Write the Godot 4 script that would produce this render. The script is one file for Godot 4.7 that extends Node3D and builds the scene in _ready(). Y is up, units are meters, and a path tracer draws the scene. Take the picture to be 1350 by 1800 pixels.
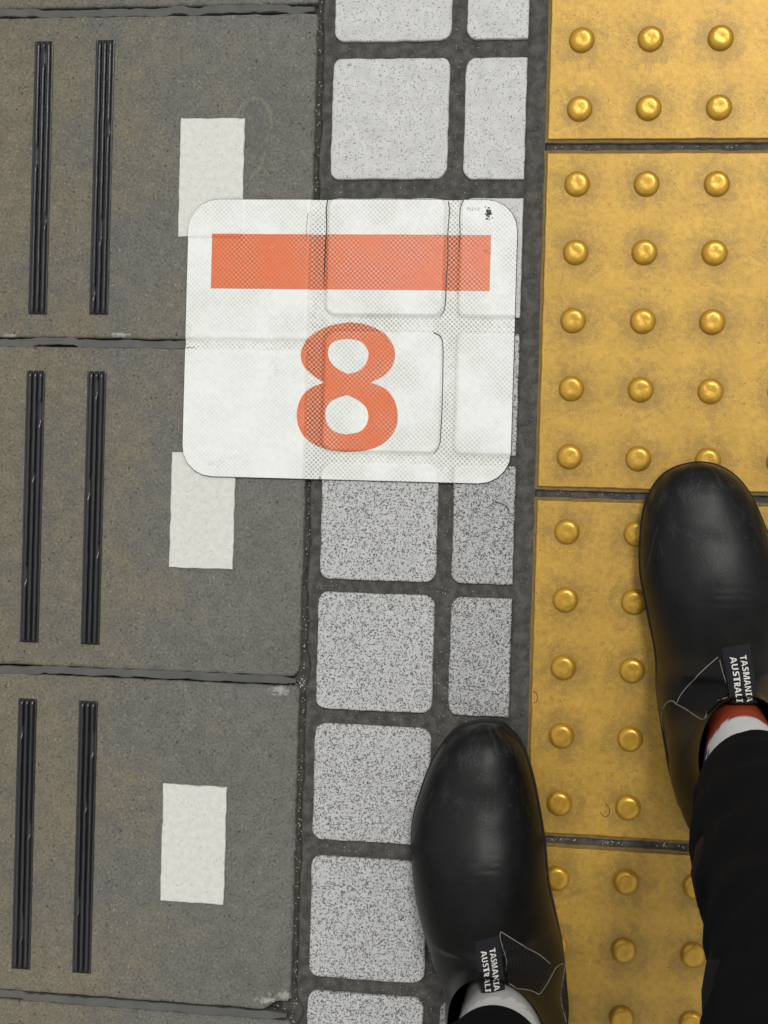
extends Node3D
# A railway platform floor seen from above. World: x across the platform, z along it, y up, metres.
const CAM := Vector3(0.02613, 1.36355, 0.58520)
const ROW_X := Vector3(0.990031376, -0.027932264, 0.138049496)    # camera right  (x, z, down)
const ROW_Y := Vector3(0.029084460, 0.999556878, -0.006335705)    # camera down
const ROW_Z := Vector3(-0.137811353, 0.010287642, 0.990405066)    # camera forward
const FOCAL := 2700.0
const PITCH := 0.3059      # tactile tiles
const SLAB := 0.3035       # concrete slabs
var rng := RandomNumberGenerator.new()
var wob := FastNoiseLite.new()
var M := {}
var figure: Node3D

# ---------------------------------------------------------------- helpers
func ray(px: float, py: float) -> Vector3:
	var c := Vector3((px - 675.0) / FOCAL, (py - 900.0) / FOCAL, 1.0)
	var d := ROW_X * c.x + ROW_Y * c.y + ROW_Z * c.z
	return Vector3(d.x, -d.z, d.y)
func at(px: float, py: float, h := 0.0) -> Vector3:      # where the line of sight meets the level h
	var d := ray(px, py)
	return CAM + d * ((CAM.y - h) / -d.y)
func lin(r: float, g: float, b: float) -> Color: return Color(r / 255.0, g / 255.0, b / 255.0).srgb_to_linear()
func obj(called: String, mesh: Mesh, m: Material, parent: Node = self) -> MeshInstance3D:
	var o := MeshInstance3D.new()
	o.name = called; o.mesh = mesh; o.material_override = m
	parent.add_child(o, true)
	return o
func holder(called: String, parent: Node = self) -> Node3D:
	var o := Node3D.new(); o.name = called; parent.add_child(o, true); return o
func tag(o: Node, label: String, category: String, group := "") -> void:
	o.set_meta("label", label); o.set_meta("category", category)
	if group != "": o.set_meta("group", group)
func sm(e0: float, e1: float, x: float) -> float:
	var t := clampf((x - e0) / (e1 - e0), 0.0, 1.0); return t * t * (3.0 - 2.0 * t)
func table(t: Array, x: float) -> float:                  # smooth look-up in a list of [x, y]
	if x <= t[0][0]: return t[0][1]
	for i in t.size() - 1:
		if x <= t[i + 1][0]:
			var a: Array = t[i]; var b: Array = t[i + 1]
			var p: Array = t[maxi(i - 1, 0)]; var q: Array = t[mini(i + 2, t.size() - 1)]
			return cubic_interpolate_in_time(a[1], b[1], p[1], q[1], (x - a[0]) / (b[0] - a[0]), b[0] - a[0], p[0] - a[0], q[0] - a[0])
	return t[t.size() - 1][1]
func mesh_of(v: PackedVector3Array, n: PackedVector3Array, uv: PackedVector2Array, idx: PackedInt32Array, col := PackedColorArray()) -> ArrayMesh:
	var a := []; a.resize(Mesh.ARRAY_MAX)
	a[Mesh.ARRAY_VERTEX] = v; a[Mesh.ARRAY_NORMAL] = n; a[Mesh.ARRAY_INDEX] = idx
	if uv.size(): a[Mesh.ARRAY_TEX_UV] = uv
	if col.size(): a[Mesh.ARRAY_COLOR] = col
	var m := ArrayMesh.new(); m.add_surface_from_arrays(Mesh.PRIMITIVE_TRIANGLES, a); return m
func smooth_normals(v: PackedVector3Array, idx: PackedInt32Array) -> PackedVector3Array:
	var n := PackedVector3Array(); n.resize(v.size())
	for i in range(0, idx.size(), 3):
		var a := v[idx[i]]; var f := (v[idx[i + 2]] - a).cross(v[idx[i + 1]] - a)
		n[idx[i]] += f; n[idx[i + 1]] += f; n[idx[i + 2]] += f
	for i in n.size(): n[i] = n[i].normalized() if n[i].length_squared() > 1e-30 else Vector3.UP
	return n
func loft(rings: Array, closed: bool, flip := false) -> Array:      # rings of equal length -> [verts, indices, uvs]
	var v := PackedVector3Array(); var uv := PackedVector2Array(); var idx := PackedInt32Array()
	var n: int = rings[0].size()
	for j in rings.size():
		for i in n:
			v.append(rings[j][i]); uv.append(Vector2(float(i) / (n - 1 if not closed else n), float(j) / (rings.size() - 1)))
	for j in rings.size() - 1:
		for i in (n if closed else n - 1):
			var a := j * n + i; var b := j * n + (i + 1) % n; var c := a + n; var d := b + n
			if flip: idx.append_array([a, b, c, b, d, c])
			else: idx.append_array([a, c, b, b, c, d])
	return [v, idx, uv]
func loft_mesh(rings: Array, closed: bool, flip := false) -> ArrayMesh:
	var l := loft(rings, closed, flip)
	return mesh_of(l[0], smooth_normals(l[0], l[1]), l[2], l[1])
func tube(path: Array, r: float, sides := 6) -> ArrayMesh:
	var rings := []
	for i in path.size():
		var t: Vector3 = (path[mini(i + 1, path.size() - 1)] - path[maxi(i - 1, 0)]).normalized()
		var s := t.cross(Vector3.UP if absf(t.y) < 0.9 else Vector3.RIGHT).normalized(); var w := s.cross(t)
		var e := r * (0.35 if i == 0 or i == path.size() - 1 else 1.0)
		var ring := []
		for k in sides:
			var a := TAU * k / sides; ring.append(path[i] + (s * cos(a) + w * sin(a)) * e)
		rings.append(ring)
	return loft_mesh(rings, true)
func curve(pts: Array, step: float) -> Array:             # Catmull-Rom through points, 2D or 3D
	var out := []
	for i in pts.size() - 1:
		var a = pts[maxi(i - 1, 0)]; var b = pts[i]; var c = pts[i + 1]; var d = pts[mini(i + 2, pts.size() - 1)]
		var k := maxi(1, int(ceil(b.distance_to(c) / step)))
		for j in k: out.append(b.cubic_interpolate(c, a, d, float(j) / k))
	out.append(pts[pts.size() - 1])
	return out
# a slab with an outline (metres, x/z), a rounded arris and sides
func slab_mesh(outline: PackedVector2Array, top: float, bottom: float, arris: float, uv0: Vector2, uvs: Vector2, drop := 1.0) -> ArrayMesh:
	var n := outline.size()
	if Geometry2D.is_polygon_clockwise(outline): outline.reverse()
	var nrm := PackedVector2Array()
	for i in n:
		var t := outline[(i + 1) % n] - outline[(i + n - 1) % n]; nrm.append(Vector2(t.y, -t.x).normalized())
	var v := PackedVector3Array(); var no := PackedVector3Array(); var uv := PackedVector2Array(); var idx := PackedInt32Array()
	var steps := [[1.0, 0.0, 0.0], [0.72, 0.04, 0.35], [0.3, 0.28, 0.8], [0.08, 0.62, 1.2], [0.0, 1.0, 1.45]]
	var inner := PackedVector2Array()
	for s in steps:
		for i in n:
			var p: Vector2 = outline[i] - nrm[i] * arris * s[0]
			v.append(Vector3(p.x, top - arris * drop * s[1], p.y)); no.append(Vector3(nrm[i].x * sin(s[2]), cos(s[2]), nrm[i].y * sin(s[2]))); uv.append((p - uv0) * uvs)
			if s[0] == 1.0: inner.append(p)
	for i in n:
		v.append(Vector3(outline[i].x, bottom, outline[i].y)); no.append(Vector3(nrm[i].x, 0, nrm[i].y)); uv.append((outline[i] - uv0) * uvs)
	for j in steps.size():
		for i in n:
			var a := j * n + i; var b := j * n + (i + 1) % n
			idx.append_array([a, a + n, b, b, a + n, b + n])
	var tri := Geometry2D.triangulate_polygon(inner)
	if tri.is_empty(): print("no top: ", outline[0]); tri = Geometry2D.triangulate_polygon(outline)
	for k in range(0, tri.size(), 3):
		var a := inner[tri[k]]; var b := inner[tri[k + 1]]; var c := inner[tri[k + 2]]
		if (b - a).cross(c - a) > 0: idx.append_array([tri[k], tri[k + 1], tri[k + 2]])
		else: idx.append_array([tri[k], tri[k + 2], tri[k + 1]])
	return mesh_of(v, no, uv, idx)
func round_rect(x0: float, z0: float, x1: float, z1: float, r: Array, step: float, rough: float, key: float) -> PackedVector2Array:
	var o := PackedVector2Array()
	var c := [Vector2(x0, z0), Vector2(x1, z0), Vector2(x1, z1), Vector2(x0, z1)]
	for k in 4:
		var rr: float = r[k]; var a: Vector2 = c[k]; var nx: Vector2 = c[(k + 1) % 4]; var d := (nx - a).normalized(); var s := Vector2(-d.y, d.x)
		if rr > 0.0005:
			for i in 6:
				var g := PI / 2 * (float(i) / 5.0)
				o.append(a + d * rr + s * rr - s * rr * sin(g) - d * rr * cos(g))
		else: o.append(a)
		var e: float = r[(k + 1) % 4]; var l := a.distance_to(nx) - rr - e; var m := maxi(2, int(l / step))
		for i in range(1, m): o.append(a + d * (rr + l * i / m))
	for i in o.size():
		var q := o[i]
		o[i] = q + Vector2(wob.get_noise_3d(q.x * 1000, q.y * 1000, key), wob.get_noise_3d(q.x * 1000 + 400, q.y * 1000, key + 70)) * rough
	return o
func field(w: int, h: int, seed_: int, freq: float, oct := 3, kind := FastNoiseLite.TYPE_SIMPLEX_SMOOTH) -> PackedByteArray:
	var n := FastNoiseLite.new(); n.seed = seed_; n.frequency = freq; n.noise_type = kind
	n.fractal_type = FastNoiseLite.FRACTAL_FBM if oct > 1 else FastNoiseLite.FRACTAL_NONE; n.fractal_octaves = oct
	var im := n.get_image(w, h, false, false, true); im.convert(Image.FORMAT_L8)
	return im.get_data()
func tex(d: PackedByteArray, w: int, h: int, rgb := true) -> ImageTexture:
	return ImageTexture.create_from_image(Image.create_from_data(w, h, false, Image.FORMAT_RGB8 if rgb else Image.FORMAT_L8, d))
func b8(x: float) -> int: return clampi(int(x), 0, 255)
func mat(c: Color, rough: float, spec := 0.5) -> StandardMaterial3D:
	var m := StandardMaterial3D.new(); m.albedo_color = c; m.roughness = rough; m.metallic_specular = spec; return m
func relief(m: StandardMaterial3D, t: Texture2D, cm: float) -> void:
	m.heightmap_enabled = true; m.heightmap_texture = t; m.heightmap_scale = cm
func blot(d: PackedByteArray, w: int, h: int, x: float, y: float, len_: float, wid: float, ang: float, c: Array, amount: float) -> void:   # a short dash of pigment
	var ca := cos(ang); var sa := sin(ang); var e := len_ * 0.5 + wid
	for j in range(int(y - e), int(y + e) + 1):
		for i in range(int(x - e), int(x + e) + 1):
			var dx := i - x; var dy := j - y
			var a := absf(dx * ca + dy * sa) / (len_ * 0.5); var b := absf(dy * ca - dx * sa) / (wid * 0.5)
			var q := a * a + b * b
			if q < 1.3:
				var k := (posmod(j, h) * w + posmod(i, w)) * 3; var s := amount * clampf((1.3 - q) / 0.6, 0, 1)
				d[k] = b8(lerpf(d[k], c[0], s)); d[k + 1] = b8(lerpf(d[k + 1], c[1], s)); d[k + 2] = b8(lerpf(d[k + 2], c[2], s))

# ---------------------------------------------------------------- materials
func concrete() -> void:
	var w := 1024; var h := 2048; var u0 := -0.90; var v0 := -0.10; var k := 0.68 / w
	var big := field(w, h, 11, 0.006, 4); var mid := field(w, h, 12, 0.035, 4); var fine := field(w, h, 13, 0.22, 2); var grain := field(w, h, 14, 0.8, 1, FastNoiseLite.TYPE_VALUE)
	var d := PackedByteArray(); d.resize(w * h * 3); var b := PackedByteArray(); b.resize(w * h)
	for j in h:
		for i in w:
			var q := j * w + i
			var g := big[q] / 255.0; var m := mid[q] / 255.0; var f := fine[q] / 255.0; var s := grain[q] / 255.0
			var u := u0 + i * k
			var brown := clampf((-0.345 - u + (g - 0.5) * 0.22) / 0.16 + (m - 0.5) * 0.7, 0.0, 1.0)      # ochre soil film nearer the track
			var l := 1.17 + 0.15 * (m - 0.5) + 0.24 * (f - 0.5) + 0.25 * (s - 0.5) + 0.10 * (g - 0.5)
			if s > 0.93 and f > 0.55: l += 0.32
			if f < 0.24: l -= 0.13
			d[q * 3] = b8((96 + 4 * brown) * l); d[q * 3 + 1] = b8((95 - 0.3 * brown) * l); d[q * 3 + 2] = b8((89.5 - 8 * brown) * l)
			b[q] = b8(255 * clampf(0.35 * m + 0.4 * f + 0.25 * s, 0, 1))
	rng.seed = 5
	for i in 1500: blot(d, w, h, rng.randf() * w, rng.randf() * h, rng.randf_range(1.5, 4), rng.randf_range(1.2, 2.2), rng.randf() * 3.1, [48, 46, 43], 0.8)
	for i in 900: blot(d, w, h, rng.randf() * w, rng.randf() * h, rng.randf_range(1.5, 3), 1.5, rng.randf() * 3.1, [165, 160, 148], 0.7)
	for i in 420: blot(d, w, h, rng.randf() * w, rng.randf() * h, rng.randf_range(8, 26), 1.4, rng.randf() * 3.1, [126, 118, 102], 0.28)
	for i in 130: blot(d, w, h, rng.randf() * w, rng.randf() * h, rng.randf_range(6, 30), rng.randf_range(4, 12), rng.randf() * 3.1, [122, 112, 94] if i % 3 else [88, 86, 76], 0.14)
	# the dried spill beside one white marking: a greyer patch with a pale ochre rim
	var spill := curve([Vector2(412, 205), Vector2(430, 182), Vector2(452, 172), Vector2(470, 188), Vector2(476, 215), Vector2(470, 240), Vector2(464, 268), Vector2(456, 292), Vector2(440, 312)], 1.5)
	for p in spill:
		var a := at(p.x, p.y)
		for i in 2: blot(d, w, h, (a.x - u0) / k + rng.randfn(0, 1.0), (a.z - v0) / k + rng.randfn(0, 1.0), 4, 2, rng.randf() * 3.1, [140, 135, 116], 0.26)
	for i in 1500:
		var p := Vector2(rng.randf_range(410, 480), rng.randf_range(176, 310))
		var e := (p - Vector2(452, 222)).rotated(0.12) / Vector2(22, 48)
		if e.length() < 1.0 + rng.randf() * 0.08:
			var a := at(p.x, p.y); blot(d, w, h, (a.x - u0) / k, (a.z - v0) / k, rng.randf_range(3, 8), 2.0, 1.4 + rng.randf() * 0.5, [101, 100, 96] if i % 5 else [128, 126, 120], 0.4)
	# broken corners where the pale core of the concrete shows
	for c in [[Vector2(490, 1212), 15.0, 9.0], [Vector2(505, 1748), 22.0, 10.0], [Vector2(468, 1757), 17.0, 6.0], [Vector2(17, 590), 12.0, 3.0], [Vector2(210, 588), 16.0, 2.0]]:
		for i in int(c[1] * 4.0):
			var a := at(c[0].x + rng.randfn(0, c[1] * 0.45), c[0].y + rng.randfn(0, c[2] * 0.45))
			blot(d, w, h, (a.x - u0) / k, (a.z - v0) / k, rng.randf_range(2, 7), rng.randf_range(1.5, 4), rng.randf() * 3.1, [176, 173, 163] if i % 3 else [150, 148, 140], 0.45)
	var m := mat(Color.WHITE, 0.86, 0.35); m.albedo_texture = tex(d, w, h); relief(m, tex(b, w, h, false), 0.045)
	M.concrete = m; M.concrete_uv0 = Vector2(u0, v0); M.concrete_uvs = Vector2(1 / 0.68, 1 / 1.36)
func granite(called: String, seed_: int, count: int, base: float, dark: float, depth: float) -> void:
	var w := 1024; var h := 1024       # 0.25 m
	var n1 := field(w, h, seed_, 0.012, 3); var n2 := field(w, h, seed_ + 1, 0.2, 2); var n3 := field(w, h, seed_ + 2, 0.7, 1, FastNoiseLite.TYPE_VALUE)
	var d := PackedByteArray(); d.resize(w * h * 3)
	for q in w * h:
		var l := base + (n1[q] - 128) * 0.07 + (n2[q] - 128) * 0.14 + (n3[q] - 128) * 0.10
		d[q * 3] = b8(l); d[q * 3 + 1] = b8(l); d[q * 3 + 2] = b8(l - 1.5)
	rng.seed = seed_
	for i in count:
		var x := rng.randf() * w; var y := rng.randf() * h
		if n1[int(y) * w + int(x)] / 255.0 * 0.8 + 0.35 < rng.randf(): continue
		var g := dark + rng.randf() * 45.0
		var a := rng.randf() * PI
		var l := rng.randf_range(2.2, 8.0); var t := rng.randf_range(1.8, 3.8)
		blot(d, w, h, x, y, l, t, a, [g, g, g], depth)
		if rng.randf() < 0.35: blot(d, w, h, x + cos(a) * l * 0.6, y + sin(a) * l * 0.6, l * 0.8, t * 0.8, a + rng.randf_range(-1.2, 1.2), [g, g, g], depth)
	for i in 300: blot(d, w, h, rng.randf() * w, rng.randf() * h, rng.randf_range(2, 5), 3, rng.randf() * 3, [235, 235, 232], 0.6)
	var m := mat(Color.WHITE, 0.5, 0.4); m.albedo_texture = tex(d, w, h); M[called] = m
	if not M.has("stone_relief"): M.stone_relief = tex(n2, w, h, false)
	relief(m, M.stone_relief, 0.012)
func tactile(called: String, seed_: int) -> void:
	var w := 768; var h := 768; var k := 0.30 / w      # one tile
	var n1 := field(w, h, seed_, 0.008, 4); var n2 := field(w, h, seed_ + 1, 0.05, 3); var n3 := field(w, h, seed_ + 2, 0.4, 2); var n4 := field(w, h, seed_ + 3, 0.022, 3); var n5 := field(w, h, seed_ + 4, 0.9, 1, FastNoiseLite.TYPE_VALUE)
	var d := PackedByteArray(); d.resize(w * h * 3); var b := PackedByteArray(); b.resize(w * h)
	for j in h:
		for i in w:
			var q := j * w + i; var g := n1[q] / 255.0; var m := n2[q] / 255.0; var f := n3[q] / 255.0
			var l := 1.0 + 0.10 * (g - 0.5) + 0.09 * (m - 0.5) + 0.13 * (f - 0.5)
			# grime that soles do not rub away collects round the studs: separate grains, thinning outwards
			var cx := fposmod(i * k, 0.06) - 0.03; var cz := fposmod(j * k, 0.06) - 0.03
			var r := sqrt(cx * cx + cz * cz) + 0.020 * (n4[q] / 255.0 - 0.5) + 0.006 * (m - 0.5)
			var grime := 0.0
			if f * 0.55 + n5[q] / 255.0 * 0.45 > 0.14 + r * 19.0: grime = 0.42
			if n4[q] / 255.0 * 0.6 + n5[q] / 255.0 * 0.25 + f * 0.25 > 0.74: grime = maxf(grime, 0.28)
			d[q * 3] = b8(lerpf(193.0 * l, 116, grime)); d[q * 3 + 1] = b8(lerpf(152.0 * l, 95, grime)); d[q * 3 + 2] = b8(lerpf(60.0 * l, 52, grime))
			b[q] = b8(90 + 90 * m + 60 * f)
	rng.seed = seed_
	for i in 150: blot(d, w, h, rng.randf() * w, rng.randf() * h, rng.randf_range(2, 7), rng.randf_range(1.3, 2.4), rng.randf() * 3.1, [92, 70, 28], 0.6)
	for i in 12:
		var x := rng.randf() * w; var y := rng.randf() * h; var a := rng.randf() * 3.1
		for s in 26: blot(d, w, h, x + rng.randfn(0, 14), y + rng.randfn(0, 9), rng.randf_range(2, 6), 1.3, a + rng.randfn(0, 0.5), [120, 92, 40], 0.4)
	for i in 26: blot(d, w, h, rng.randf() * w, rng.randf() * h, rng.randf_range(14, 60), 1.3, rng.randf() * 3.1, [150, 118, 62], 0.35)
	var m := mat(Color.WHITE, 0.42, 0.5); m.metallic = 0.22; m.albedo_texture = tex(d, w, h); relief(m, tex(b, w, h, false), 0.02); M[called] = m
func simple_noise(called: String, seed_: int, c0: Array, c1: Array, freq: float, metres: float, rough: float, spec: float, cm: float, flecks: Array = [], nflecks := 0) -> StandardMaterial3D:
	var w := 512; var h := 512
	var n1 := field(w, h, seed_, freq, 4); var n2 := field(w, h, seed_ + 1, 0.3, 2); var n3 := field(w, h, seed_ + 5, 0.9, 1, FastNoiseLite.TYPE_VALUE)
	var d := PackedByteArray(); d.resize(w * h * 3); var b := PackedByteArray(); b.resize(w * h)
	for q in w * h:
		var t := clampf(n1[q] / 255.0 * 0.5 + n2[q] / 255.0 * 0.3 + n3[q] / 255.0 * 0.3 - 0.05, 0.0, 1.0)
		d[q * 3] = b8(lerpf(c0[0], c1[0], t)); d[q * 3 + 1] = b8(lerpf(c0[1], c1[1], t)); d[q * 3 + 2] = b8(lerpf(c0[2], c1[2], t)); b[q] = b8(n1[q] * 0.4 + n2[q] * 0.6)
	rng.seed = seed_
	for i in nflecks: blot(d, w, h, rng.randf() * w, rng.randf() * h, rng.randf_range(2, 8), rng.randf_range(1.3, 2.4), 1.57 + rng.randfn(0, 0.5), flecks, rng.randf_range(0.3, 0.75))
	var m := mat(Color.WHITE, rough, spec); m.albedo_texture = tex(d, w, h); m.uv1_triplanar = true; m.uv1_world_triplanar = true; m.uv1_scale = Vector3.ONE / metres
	relief(m, tex(b, w, h, false), cm); M[called] = m
	return m

# ---------------------------------------------------------------- the floor
const ROWS := [[0.072, 0.178], [0.194, 0.3016], [0.3185, 0.424], [0.4385, 0.546], [0.556, 0.661], [0.673, 0.7785], [0.7915, 0.8965], [0.911, 1.0206], [1.034, 1.140]]
func granite_rows() -> Array:
	var r := ROWS.duplicate()
	for k in range(1, 4): r.push_front([0.072 - 0.1195 * k, 0.178 - 0.1195 * k])
	for k in range(1, 4): r.append([1.034 + 0.1195 * k, 1.140 + 0.1195 * k])
	return r
func build_slabs() -> void:
	var edge := holder("platform_edge"); edge.set_meta("kind", "structure")
	var strips := [strip_mesh(0), strip_mesh(1), strip_mesh(2), strip_mesh(3), strip_mesh(4)]; var made := 0
	var mark_rects := {0: [0.2465, 0.354], 1: [0.550, 0.6555], 2: [0.8535, 0.961]}
	var strip_v := {0: 0.1742, 1: 0.4778, 2: 0.7815}
	for s in range(-3, 6):
		var z0 := 0.148 + SLAB * s + 0.0042; var z1 := z0 + SLAB - 0.0084
		var out := round_rect(-0.90, z0, -0.2365, z1, [0.002, 0.003, 0.004, 0.002], 0.004, 0.0011, s * 31.0)
		for i in out.size():                      # worn right-hand corners
			var q := out[i]
			if s == 2 and q.x > -0.262 and q.y > z1 - 0.02: out[i] = q - Vector2(0.0008, 0.0085 * sm(-0.262, -0.247, q.x) * sm(z1 - 0.012, z1, q.y))
			if s == 1 and q.x > -0.25 and q.y > z1 - 0.01: out[i] = q - Vector2(0.003 * sm(z1 - 0.01, z1, q.y), 0.0)
			if q.x > -0.26: out[i] += Vector2(0.0010 * wob.get_noise_2d(q.y * 2600, s * 40.0), 0) * sm(z0, z0 + 0.012, q.y) * (1.0 - sm(z1 - 0.012, z1, q.y))
		var slab := obj("concrete_slab", slab_mesh(out, 0.0, -0.04, 0.0026, M.concrete_uv0, M.concrete_uvs), M.concrete, edge)
		var sv: float = strip_v.get(s, 0.1742 + SLAB * s)
		for x in [-0.492, -0.4335, -0.5505, -0.609]:
			var o := obj("rubber_strip", strips[made % 5], M.rubber, slab); made += 1; o.position = Vector3(x, 0.0, sv + (0.0 if x > -0.45 else 0.0004))
		var mr: Array = mark_rects.get(s, [0.2465 + SLAB * s, 0.354 + SLAB * s])
		obj("white_marking", slab_mesh(round_rect(-0.3602, mr[0], -0.3006, mr[1], [0.0, 0.0, 0.0, 0.0], 0.0022, 0.0007, 500.0 + s * 9), 0.0016, 0.0003, 0.0006, Vector2(-0.4, mr[0]), Vector2(10, 10)), M.white, slab)
	for s in range(-3, 6):                         # filled joints between the slabs
		var zc := 0.148 + SLAB * s
		var n := 130; var o := PackedVector2Array(); var back := []
		for i in n + 1:
			var x := -0.895 + (0.655) * i / n
			var shift := 0.0010 * wob.get_noise_2d(x * 700, s * 99.0 + 7) + 0.0009 * signf(wob.get_noise_2d(x * 160, s * 50.0))
			var hw := 0.0036 + 0.0008 * wob.get_noise_2d(x * 1500, s * 20.0)
			var taper := 1.0 - 0.5 * sm(-0.255, -0.24, x)
			o.append(Vector2(x, zc - hw * taper + shift * taper)); back.append(Vector2(x, zc + hw * taper + shift * taper))
		back.reverse(); o.append_array(PackedVector2Array(back))
		obj("joint_filler", slab_mesh(o, -0.0008, -0.03, 0.0005, Vector2.ZERO, Vector2(8, 8)), M.filler, edge)
func strip_mesh(key: int) -> ArrayMesh:                    # black ribbed anti-slip strip, 18 x 251 mm
	var prof := []       # across: three ribs in a shallow tray
	prof.append(Vector2(-0.0090, 0.0)); prof.append(Vector2(-0.0088, 0.0009)); prof.append(Vector2(-0.0076, 0.0008))
	for r in 3:
		var c := -0.0050 + 0.0050 * r
		for i in 7:
			var a := PI * i / 6.0; prof.append(Vector2(c - cos(a) * 0.0021, 0.0006 + 0.0030 * pow(sin(a), 0.7)))
	prof.append(Vector2(0.0076, 0.0008)); prof.append(Vector2(0.0088, 0.0009)); prof.append(Vector2(0.0090, 0.0))
	var rings := []
	var n := 84
	for j in n + 1:
		var t := float(j) / n; var z := 0.2515 * t
		var e := sm(0.0, 0.012, t) * sm(0.0, 0.012, 1.0 - t)
		var ring := []
		for p in prof:
			var y: float = p.y
			if y > 0.001: y = lerpf(0.0008, y, e) * (1.0 - 0.10 * (0.5 + 0.5 * wob.get_noise_2d(p.x * 9000, z * 700 + key * 90.0)))
			for g in 3:                            # nicks and torn bits of rib
				var gz := fposmod(key * 0.067 + g * 0.091 + 0.03, 0.24); var gx: float = -0.005 + 0.005 * ((key + g * 2) % 3)
				if absf(z - gz) < 0.004 + 0.003 * g and absf(p.x - gx) < 0.0024 and y > 0.001: y = lerpf(y, 0.0012, 0.75)
			ring.append(Vector3(p.x + 0.00022 * wob.get_noise_2d(z * 900, 3 + p.x * 3000 + key * 50.0), y, z))
		rings.append(ring)
	var flat := []; var flat2 := []
	for p in prof: flat.append(Vector3(p.x, 0.0, 0.0)); flat2.append(Vector3(p.x, 0.0, 0.2515))
	rings.push_front(flat); rings.append(flat2)
	return loft_mesh(rings, false, true)
func tile_rect(row: Array, col: int) -> Array:     # x0, x1 of granite columns; 0 whole, 1 cut
	return [-0.2206, -0.1154] if col == 0 else [-0.1012, -0.0470] if col == 1 else [0.288 + 0.1195 * (col - 2), 0.393 + 0.1195 * (col - 2)]
func build_granite() -> void:
	var pave := holder("granite_paving"); pave.set_meta("kind", "structure")
	var rows := granite_rows(); var k := 0
	for col in 5:
		for i in rows.size():
			var r: Array = rows[i]; var x := tile_rect(r, col); rng.seed = 900 + k
			var j := rng.randf_range(-0.0004, 0.0004); var rad := 0.0095
			var rr := [rad + rng.randf_range(-0.002, 0.002), rad + rng.randf_range(-0.002, 0.002), rad + rng.randf_range(-0.002, 0.002), rad + rng.randf_range(-0.002, 0.002)]
			if col == 1: rr = [rad, 0.0, 0.0, rad]
			var out := round_rect(x[0] + j, r[0] + j, x[1] + j * (0.0 if col == 1 else 1.0), r[1] + j, rr, 0.0045, 0.0008, 3000.0 + k * 17)
			var m: Material = M.granite_pale if r[0] < 0.4 else M.granite_dark  # upper rows paler, fewer specks: part of their sheen is put into the colour
			if col == 1 and r[0] > 0.5: m = M.granite_dense
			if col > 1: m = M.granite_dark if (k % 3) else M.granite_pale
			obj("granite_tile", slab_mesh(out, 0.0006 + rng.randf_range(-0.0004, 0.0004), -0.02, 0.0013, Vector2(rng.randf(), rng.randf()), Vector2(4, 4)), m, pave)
			k += 1
func hsh(x: float, z: float) -> float: return wob.get_noise_2d(x, z)
func build_mortar() -> void:
	# bed of dark mortar between the setts, with a crack along the concrete slabs
	var x0 := -0.246; var x1 := -0.0285; var z0 := -0.30; var z1 := 1.52; var dx := 0.0014; var dz := 0.0026
	var nx := int((x1 - x0) / dx); var nz := int((z1 - z0) / dz)
	var v := PackedVector3Array(); var idx := PackedInt32Array()
	v.resize((nx + 1) * (nz + 1))
	for j in nz + 1:
		var z := z0 + dz * j
		var lip := -0.2318 + 0.0022 * hsh(z * 260, 5) + 0.0009 * hsh(z * 1100, 9)
		lip += 0.0042 * exp(-pow((z - 0.742) / 0.014, 2)) + 0.007 * exp(-pow((z - 1.056) / 0.010, 2))
		for i in nx + 1:
			var x := x0 + dx * i
			var y := -0.0030 + 0.0010 * hsh(x * 420, z * 420) + 0.0006 * hsh(x * 1700 + 90, z * 900)
			if x > -0.046: y = -0.0012 + 0.00022 * hsh(x * 600, z * 400) - 0.0014 * exp(-pow((x + 0.0465) / 0.0008, 2)) - (0.0011 if absf(fposmod(z + 0.0008 * hsh(x * 900, 3) + 0.065, 0.149) - 0.07) < 0.0011 else 0.0)
			var t := sm(lip - 0.0012, lip + 0.0012, x)
			y = lerpf(-0.0095 + 0.0025 * hsh(x * 1500, z * 1500), y, t)
			v[j * (nx + 1) + i] = Vector3(x, y, z)
	for j in nz:
		for i in nx:
			var a := j * (nx + 1) + i; var c := a + nx + 1
			idx.append_array([a, a + 1, c, a + 1, c + 1, c])
	var o := obj("mortar", mesh_of(v, smooth_normals(v, idx), PackedVector2Array(), idx), M.mortar); o.set_meta("kind", "structure")
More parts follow.
